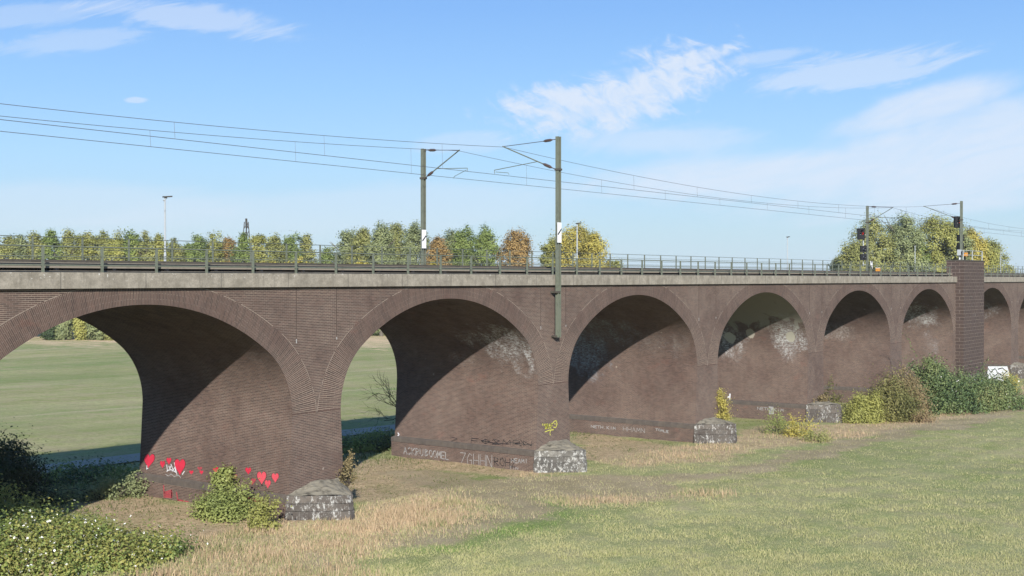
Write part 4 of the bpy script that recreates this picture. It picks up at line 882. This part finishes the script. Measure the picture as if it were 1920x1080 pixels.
def zones(x,y,jit=1.):
    xj=x+wob(x,y,.42,.8*jit,1)+wob(x,y,1.7,.35*jit,3); yj=y+wob(y,x,.37,.6*jit,2)+wob(x,y,1.9,.3*jit,5)
    d=np.zeros(x.shape,np.float32); g=d.copy(); l=d.copy()
    for p in DRYw: d[inside(p,xj,yj)]=1
    for p in DIRTw: g[inside(p,xj,yj)]=1
    for p in LUSHw: l[inside(p,xj,yj)]=1
    depth=(x-CX)*CA+(y-CY)*SA
    bank=(depth>221+wob(x,y,.05,3))&(depth<262); d[bank]=1
    under=(y>0)&(y<12)&(x<230); l[under]*=.5
    g[(y>20.8)&(y<23.9)]=0
    return d,g,l
def smooth(a,n=1):
    for _ in range(n):
        b=a.copy(); b[1:]+=a[:-1]; b[:-1]+=a[1:]; b[:,1:]+=a[:,:-1]; b[:,:-1]+=a[:,1:]; a=b/5
    return a
def axis(lo,hi,step,far,neg):
    c=list(np.arange(lo,hi,step)); a=[hi]; s=step
    while a[-1]<far: s*=1.22; a.append(a[-1]+s)
    b=[lo]; s=step
    while b[-1]>neg: s*=1.22; b.append(b[-1]-s)
    return np.array(b[::-1][:-1]+c+a)
gx=axis(-14,150,.35,4200,-2000); gy=axis(-46,32,.35,4200,-1200)
X,Y=np.meshgrid(gx,gy,indexing='ij')
Z=ground_z(X,Y)+(wob(X,Y,.35,.035)+wob(X,Y,1.3,.02,2))*np.clip(1-np.abs(Y+10)/90,0,1)
# gentle bank below the far path, low bank at the meadow's end
D_,Gm,L_=zones(X,Y); D_=smooth(D_,5); Gm=smooth(Gm,6); L_=smooth(L_,5)
nx_,ny_=X.shape; idx=np.arange(nx_*ny_).reshape(nx_,ny_)
F=np.stack([idx[:-1,:-1],idx[1:,:-1],idx[1:,1:],idx[:-1,1:]],-1).reshape(-1,4)
V=np.stack([X,Y,Z],-1).reshape(-1,3)
def ground_mat():
    t=NT('meadow_ground'); pos=t.pos(); a=t.new('ShaderNodeVertexColor',layer_name='tint'); s=t.new('ShaderNodeSeparateColor'); t.link(a.outputs[0],s.inputs[0])
    big=t.noise(pos,.05,5,.6); mid=t.noise(pos,.45,6,.65); fine=t.noise(pos,4.,6,.75); vf=t.noise(pos,22,3,.7)
    strip=t.noise(t.scale(pos,(.012,.14,.1)),1.,8,.74,dist=.5); yy=t.new('ShaderNodeSeparateXYZ'); t.link(pos,yy.inputs[0]); behind=t.ramp(yy.outputs[1],24,40); lushb=t.math('MULTIPLY',t.ramp(t.noise(t.scale(pos,(.007,.055,.1)),1.,4,.6,dist=.6),.50,.60),behind); lin=t.math('MULTIPLY',t.ramp(t.noise(t.scale(pos,(.006,.30,.1)),1.,3,.5,dist=.35),.60,.66),behind)
    green=t.mix(t.ramp(strip,.38,.62),(.30,.325,.115),(.54,.50,.26))
    green=t.mix(t.math('MULTIPLY',lushb,.75),green,(.23,.33,.11)); green=t.mix(t.math('MULTIPLY',lin,.7),green,(.60,.52,.34)); green=t.mix(t.ramp(t.noise(pos,1.3,7,.72),.42,.66,0,.55),green,(.24,.285,.095)); green=t.mix(t.ramp(mid,.40,.64,0,.75),green,(.46,.385,.235)); green=t.mix(t.ramp(big,.42,.62,0,.45),green,(.225,.285,.105))
    straw=t.mix(t.ramp(fine,.35,.65),(.42,.31,.185),(.66,.50,.32))
    straw=t.mix(t.ramp(mid,.45,.7,0,.55),straw,(.33,.30,.15))
    dirt=t.mix(t.ramp(mid,.35,.65),(.36,.28,.175),(.47,.375,.25)); dirt=t.mix(t.ramp(fine,.5,.66,0,.5),dirt,(.30,.28,.15))
    nz=t.math('MULTIPLY',t.math('SUBTRACT',mid,.5),1.6); nf=t.math('MULTIPLY',t.math('SUBTRACT',fine,.5),.8); nn=t.math('ADD',nz,nf)
    f=lambda ch: t.ramp(t.math('ADD',s.outputs[ch],nn),.3,.8)
    c=t.mix(t.math('MULTIPLY',f(2),.6),green,(.175,.260,.075)); straw=t.mix(t.ramp(yy.outputs[1],60,90,0,.8),straw,(.80,.60,.40)); c=t.mix(f(0),c,straw); c=t.mix(t.math('MULTIPLY',f(1),.85),c,dirt)
    c=t.mix(1.,c,t.mix(t.ramp(t.math('ADD',t.math('MULTIPLY',vf,.5),t.math('MULTIPLY',fine,.5)),.36,.64),(.66,.66,.64),(1.26,1.26,1.26)),'MULTIPLY')
    t.color(c); t.b.inputs['Roughness'].default_value=1; t.b.inputs['Specular IOR Level'].default_value=.05; t.bump(t.math('ADD',fine,vf),.6,.06); return t.m
gcol=np.stack([D_,Gm,L_],-1).reshape(-1,3)
go=np_mesh('ground',V,F,ground_mat(),colors=gcol); tag(go,kind='structure')
# gravel path behind the viaduct
m=MB(); xs=np.arange(-200,420,6.)
for a,b in zip(xs[:-1],xs[1:]):
    y0a=20.9+.35*math.sin(a*.05); y0b=20.9+.35*math.sin(b*.05)
    m.quad([(a,y0a,gz(a,22)+.10),(b,y0b,gz(b,22)+.10),(b,y0b+3.0,gz(b,22)+.10),(a,y0a+3.0,gz(a,22)+.10)])
po=m.build('path',simple('pale_gravel',(.42,.38,.32),.95,.2,3)); tag(po,kind='structure')
# river far behind the trees
def rp(d,px): q=at(px,d); return q
m=MB(); m.quad([tuple(rp(300,-1500))[:2]+(.15,),tuple(rp(300,3200))[:2]+(.15,),tuple(rp(372,3200))[:2]+(.15,),tuple(rp(372,-1500))[:2]+(.15,)])
t=NT('river_water'); t.color((.05,.13,.28)); t.b.inputs['Roughness'].default_value=.25; t.bump(t.noise(t.pos(),1.2,3),.3,.1)
ro=m.build('river',t.m); tag(ro,kind='structure')
# low wooded skyline far away
m=MB(); rng=np.random.default_rng(5); ang=np.arange(-1500,4200,14.)
dd=1500.; hs=[9+4*math.sin(a*.011)+3*math.sin(a*.037)+rng.uniform(0,2.2)+ (6*math.exp(-((a-600)/60)**2)) for a in ang]
def hz_mat():
    t=NT('distant_woodland'); pos=t.pos(); t.color(t.mix(t.ramp(t.noise(pos,.05,5),.4,.6),(.06,.085,.05),(.11,.13,.07))); return t.m
pts=[(at(a,dd),at(a,dd+120),h) for a,h in zip(ang,hs)]
for (p0,q0,h0),(p1,q1,h1) in zip(pts[:-1],pts[1:]):
    m.quad([(p0.x,p0.y,-1),(p1.x,p1.y,-1),(p1.x,p1.y,h1*.7),(p0.x,p0.y,h0*.7)]); m.quad([(p0.x,p0.y,h0*.7),(p1.x,p1.y,h1*.7),(q1.x,q1.y,h1),(q0.x,q0.y,h0)])
ho=m.build('hills',hz_mat()); tag(ho,kind='structure')

# ---------------------------------------------------------------- grass
def blade_mat():
    t=NT('grass_blades'); a=t.new('ShaderNodeVertexColor',layer_name='tint'); t.color(a.outputs[0]); t.b.inputs['Roughness'].default_value=.8; t.b.inputs['Specular IOR Level'].default_value=.1
    tr=t.new('ShaderNodeBsdfTranslucent'); t.link(t.base,tr.inputs[0]); mx=t.new('ShaderNodeMixShader'); mx.inputs[0].default_value=.3
    t.link(t.b.outputs[0],mx.inputs[1]); t.link(tr.outputs[0],mx.inputs[2]); t.link(mx.outputs[0],t.out.inputs[0]); return t.m
BM=blade_mat()
def vnoise(x,y,sc,seed):
    r=np.random.default_rng(seed).uniform(-1,1,(256,256)); u=x/sc+731; v=y/sc+517; i=np.floor(u).astype(int); j=np.floor(v).astype(int); fx_=u-i; fy_=v-j; fx_=fx_*fx_*(3-2*fx_); fy_=fy_*fy_*(3-2*fy_)
    g=lambda a,b: r[a%256,b%256]
    return (g(i,j)*(1-fx_)+g(i+1,j)*fx_)*(1-fy_)+(g(i,j+1)*(1-fx_)+g(i+1,j+1)*fx_)*fy_
def scatter(n, rng):
    """points over the near meadow, denser close to the viewpoint"""
    d=1/np.sqrt(rng.uniform(1/150.**2,1/46.**2,n)); s=rng.uniform(-.46,.46,n)
    x=CX+CA*d+SA*s*d; y=CY+SA*d-CA*s*d; k=(y<0.0)
    foot=np.zeros(len(x),bool)
    for kk,c,h in piers: foot|=(np.abs(x-c)<2.2+h-HWS)&(y>-.9)
    k&=~foot; return x[k],y[k]
def blades(name,x,y,h,w,col,rng,mat=BM):
    n=len(x); z=ground_z(x,y)+wob(x,y,.35,.035)*np.clip(1-np.abs(y+10)/90,0,1); a=rng.uniform(0,np.pi*2,n); lean=rng.normal(0,.28,(n,2))*h[:,None]
    base=np.stack([x,y,z-.03],-1); dx=np.stack([np.cos(a)*w,np.sin(a)*w,np.zeros(n)],-1); tip=base+np.stack([lean[:,0],lean[:,1],h+.03],-1)
    v=np.stack([base-dx,base+dx,tip],1).reshape(-1,3); f=np.arange(n*3).reshape(n,3); return np_mesh(name,v,f,mat,colors=np.repeat(col,3,axis=0),nv=3)
rng=np.random.default_rng(21)
x,y=scatter(560000,rng); n=len(x); jx=rng.normal(0,.75,n); jy=rng.normal(0,.75,n)*1.0; D,G,L=zones(x+jx,y+jy,1.5)
patch=np.clip(.7*vnoise(x,y,3.1,1)+.5*vnoise(x,y,1.1,2)+.4*vnoise(x,y,.45,3),-1,1); hue=vnoise(x,y,2.3,4)+.6*vnoise(x,y,.7,5)
tall=(D>0)&(G==0)&(rng.uniform(size=n)<np.clip(.40+.55*patch,0.03,1))
h=(rng.uniform(.10,.42,n)**1.0*(1+.7*patch)).clip(.06,.7); h*=np.clip(1-np.hypot(jx,jy)*.28,.35,1)
u=rng.uniform(size=(n,1)); straw=np.array([.74,.56,.36])*(1-u)+np.array([.48,.345,.205])*u; gr=np.array([.33,.34,.15]); mixm=(rng.uniform(size=n)<.26+.45*hue)[:,None]; straw=np.where(mixm,gr,straw)
ob=blades('dry_grass',x[tall],y[tall],h[tall],rng.uniform(.010,.024,n)[tall],straw[tall],rng); tag(ob,'tall straw coloured grass along the foot of the viaduct','dry grass',kind='stuff')
short=(~tall)&(rng.uniform(size=n)<np.where(G>0,.34,.62))
hs=rng.uniform(.02,.085,n)*np.where(D>0,1.8,1); tuft=vnoise(x,y,.55,7)+.5*vnoise(x,y,2.2,8); hs*=1+.5*np.clip(patch,0,1)+1.6*np.clip(tuft-.45,0,1)
c1=np.array([.36,.385,.135]); c2=np.array([.63,.57,.31]); c3=np.array([.22,.31,.09]); c4=np.array([.56,.47,.29])
u=rng.uniform(size=(n,1)); v_=np.clip(.5+.35*patch,0,1)[:,None]
col=c1*(1-u)+c2*u; col=col*(1-.35*v_)+c2*.35*v_; col=np.where((L>0)[:,None],c3*(.8+.5*u),col); col=np.where(((D>0)|(G>0))[:,None]&(rng.uniform(size=(n,1))<.55),c4*(.8+.3*u),col)
ob=blades('grass',x[short],y[short],hs[short],rng.uniform(.010,.022,n)[short],col[short],rng); tag(ob,'short mown meadow grass in front of the viaduct','grass',kind='stuff')
# rough shaded grass behind and under the arches
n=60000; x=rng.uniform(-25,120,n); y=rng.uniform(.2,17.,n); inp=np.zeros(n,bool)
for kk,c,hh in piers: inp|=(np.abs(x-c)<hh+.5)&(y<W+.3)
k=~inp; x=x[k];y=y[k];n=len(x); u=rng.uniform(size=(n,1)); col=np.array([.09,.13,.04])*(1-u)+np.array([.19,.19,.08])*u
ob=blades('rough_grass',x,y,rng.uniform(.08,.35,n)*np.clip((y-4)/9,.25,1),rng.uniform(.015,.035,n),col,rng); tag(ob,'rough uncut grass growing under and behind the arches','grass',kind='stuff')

# ---------------------------------------------------------------- light, sky, camera
sun_dir=Vector((-1,-.91,.635)).normalized()       # towards the sun
el=math.asin(sun_dir.z); az=math.atan2(sun_dir.x,sun_dir.y)     # clockwise from +Y
L=bpy.data.lights.new('sun','SUN'); L.energy=5.0; L.angle=R(.53); L.color=(1,.965,.915)
lo=bpy.data.objects.new('sun',L); COL.objects.link(lo); lo.rotation_euler=sun_dir.to_track_quat('Z','Y').to_euler()
w=bpy.data.worlds.new('World'); S.world=w; w.use_nodes=True; nt=w.node_tree; nt.nodes.clear(); N=nt.nodes.new; LK=nt.links.new
out=N('ShaderNodeOutputWorld'); bg=N('ShaderNodeBackground'); LK(bg.outputs[0],out.inputs[0]); bg.inputs[1].default_value=SKY
sky=N('ShaderNodeTexSky'); sky.sky_type='NISHITA'; sky.sun_disc=False; sky.sun_elevation=el; sky.sun_rotation=az%(2*math.pi); sky.air_density=1.; sky.dust_density=.6; sky.ozone_density=1.6; sky.altitude=0
tc=N('ShaderNodeTexCoord'); D3=tc.outputs['Generated']
def dot(v):
    n=N('ShaderNodeVectorMath'); n.operation='DOT_PRODUCT'; LK(D3,n.inputs[0]); n.inputs[1].default_value=v; return n.outputs['Value']
def mth(op,a,b=0.,c=None):
    n=N('ShaderNodeMath'); n.operation=op
    for i,v in enumerate((a,b) if c is None else (a,b,c)):
        if isinstance(v,bpy.types.NodeSocket): LK(v,n.inputs[i])
        else: n.inputs[i].default_value=v
    return n.outputs[0]
def mr(v,a,b,c=0.,d=1.,smooth=True):
    n=N('ShaderNodeMapRange'); n.interpolation_type='SMOOTHSTEP' if smooth else 'LINEAR'; LK(v,n.inputs[0])
    for i,q in enumerate((a,b,c,d)): n.inputs[i+1].default_value=q
    return n.outputs[0]
fw=dot((CA,SA,0)); rt=dot((SA,-CA,0)); up=dot((0,0,1)); fwp=mth('MAXIMUM',fw,.05)
U=mth('DIVIDE',rt,fwp); Vv=mth('DIVIDE',up,fwp)
def uvn(su,sv,ang,scale,detail,rough,dist=0,off=0):
    ca,sa=math.cos(ang),math.sin(ang)
    a=mth('ADD',mth('MULTIPLY',U,ca*su),mth('MULTIPLY',Vv,sa*su)); b=mth('ADD',mth('MULTIPLY',U,-sa*sv),mth('MULTIPLY',Vv,ca*sv))
    c=N('ShaderNodeCombineXYZ'); LK(a,c.inputs[0]); LK(b,c.inputs[1]); c.inputs[2].default_value=off
    n=N('ShaderNodeTexNoise'); LK(c.outputs[0],n.inputs['Vector']); n.inputs['Scale'].default_value=scale; n.inputs['Detail'].default_value=detail; n.inputs['Roughness'].default_value=rough; n.inputs['Distortion'].default_value=dist
    return n.outputs[0]
def ell(px,py,rx,ry,ang):
    """soft patch of sky: 1 in the middle, 0 at the rim"""
    u0=(px-960)/FPX; v0=(HY-py)/FPX; ca,sa=math.cos(ang),math.sin(ang)
    du=mth('SUBTRACT',U,u0); dv=mth('SUBTRACT',Vv,v0)
    a=mth('DIVIDE',mth('ADD',mth('MULTIPLY',du,ca),mth('MULTIPLY',dv,sa)),rx/FPX); b=mth('DIVIDE',mth('ADD',mth('MULTIPLY',du,-sa),mth('MULTIPLY',dv,ca)),ry/FPX)
    return mth('SUBTRACT',1.,mth('SQRT',mth('ADD',mth('MULTIPLY',a,a),mth('MULTIPLY',b,b))))
A_=R(18)
n_str=uvn(1,3.0,A_,7,10,.66,.5); n_rip=uvn(1,1.9,R(-24),46,5,.62,.7,3.); n_big=uvn(1,1.8,A_,5.5,4,.6,.6,5.); n_low=uvn(1,3.4,R(9),3.2,9,.66,.5,7.); n_wsp=uvn(1,5.,R(14),13,9,.70,.9,11.)
def cloud(mask,noise,amt,lo=.0,hi=.55,nk=1.1,extra=None):
    v=mth('ADD',mask,mth('MULTIPLY',mth('SUBTRACT',noise,.5),nk))
    if extra is not None: v=mth('ADD',v,mth('MULTIPLY',mth('SUBTRACT',extra,.5),nk*.7))
    return mth('MULTIPLY',mr(v,lo,hi),amt)
lst=[]
mainm=mth('MAXIMUM',mth('MAXIMUM',ell(1160,180,250,72,R(17)),ell(1110,200,200,66,R(2))),ell(1300,112,120,20,R(16)))
lst.append(mth('MULTIPLY',cloud(mainm,n_str,.88,-.02,.70,1.9,n_rip),mr(n_rip,.30,.62,.55,1.)))
veil=mth('MAXIMUM',mth('MAXIMUM',ell(1850,280,620,120,R(9)),ell(1480,322,560,66,R(4))),ell(1720,205,260,46,R(16)))
lst.append(mth('MULTIPLY',cloud(veil,n_low,.78,.0,.62,1.5,n_big),mr(n_wsp,.25,.65,.66,1.)))
lst.append(cloud(ell(1610,134,250,40,R(8)),n_wsp,.50,.0,.6,2.4)); lst.append(cloud(ell(1440,108,90,16,R(8)),n_wsp,.35,.0,.6,2.))
lst.append(cloud(ell(1240,262,260,44,R(0)),n_str,.46,.0,.6,1.8))
lst.append(cloud(ell(370,36,250,34,R(-7)),n_wsp,.46,.0,.6,2.0)); lst.append(cloud(ell(60,28,170,26,R(4)),n_wsp,.30,.0,.6,2.)); lst.append(cloud(ell(120,80,190,26,R(7)),n_wsp,.32,.0,.6,2.))
lst.append(cloud(ell(870,268,130,26,R(3)),n_str,.30,.0,.5,1.8)); lst.append(cloud(ell(255,188,30,8,0),n_wsp,.5,.0,.5,1.))
lst.append(cloud(ell(700,395,620,60,R(2)),n_low,.30,-.1,.5,1.8)); lst.append(cloud(ell(100,385,480,54,R(0)),n_low,.32,-.1,.5,1.8))
tot=lst[0]
for q in lst[1:]: tot=mth('SUBTRACT',mth('ADD',tot,q),mth('MULTIPLY',tot,q))
tot=mth('MULTIPLY',tot,mr(fw,.2,.5))
cr=N('ShaderNodeValToRGB'); LK(mth('MULTIPLY',mth('MAXIMUM',up,0.),1.),cr.inputs[0]); els=cr.color_ramp.elements; K=1.0
stops=[(0,(.54,.70,.83)),(.037,(.49,.70,.86)),(.095,(.405,.68,.99)),(.15,(.31,.59,1.0)),(.215,(.225,.475,.945)),(.5,(.11,.28,.62)),(1,(.055,.17,.42))]
els[0].position=stops[0][0]; els[0].color=(*stops[0][1],1); els[1].position=1; els[1].color=(*stops[-1][1],1)
for p_,c_ in stops[1:-1]: e_=els.new(p_); e_.color=(*c_,1)
gain=N('ShaderNodeMix'); gain.data_type='RGBA'; gain.blend_type='MULTIPLY'; gain.inputs[0].default_value=1; LK(cr.outputs[0],gain.inputs[6]); g_=1/(SKY*2**EXPO); gain.inputs[7].default_value=(g_,g_,g_,1)
tint=N('ShaderNodeMix'); tint.data_type='RGBA'; tint.inputs[0].default_value=.88; LK(sky.outputs[0],tint.inputs[6]); LK(gain.outputs[2],tint.inputs[7])
mx=N('ShaderNodeMix'); mx.data_type='RGBA'; LK(tot,mx.inputs[0]); LK(tint.outputs[2],mx.inputs[6]); mx.inputs[7].default_value=(*CLOUD,1)
LK(mx.outputs[2],bg.inputs[0])
# thin autumn air between the viewpoint and the far trees
m=MB(); m.box(-2600,5300,-1600,5300,-2.4,44); hz=bpy.data.materials.new('thin_air'); hz.use_nodes=True; hn=hz.node_tree; hn.nodes.clear()
ho_=hn.nodes.new('ShaderNodeOutputMaterial'); pv=hn.nodes.new('ShaderNodeVolumePrincipled'); pv.inputs['Color'].default_value=(.86,.92,1,1); pv.inputs['Density'].default_value=.00011; pv.inputs['Anisotropy'].default_value=0
hn.links.new(pv.outputs[0],ho_.inputs['Volume']); hb=m.build('haze',hz); tag(hb,kind='stuff')
cam=bpy.data.cameras.new('camera'); cam.sensor_width=36; cam.lens=FPX/1920*36; cam.clip_end=12000; cam.clip_start=.5
co=bpy.data.objects.new('camera',cam); COL.objects.link(co); co.location=(CX,CY,CZ)
pitch=math.atan((540-HY)/FPX); co.rotation_euler=(math.pi/2-pitch,0,ALPHA-math.pi/2); S.camera=co
S.view_settings.view_transform='Standard'; S.view_settings.look='None'; S.view_settings.exposure=EXPO; S.view_settings.gamma=1
S.render.engine='CYCLES'; S.cycles.max_bounces=6; S.cycles.diffuse_bounces=1; S.cycles.transparent_max_bounces=4; S.cycles.volume_bounces=0
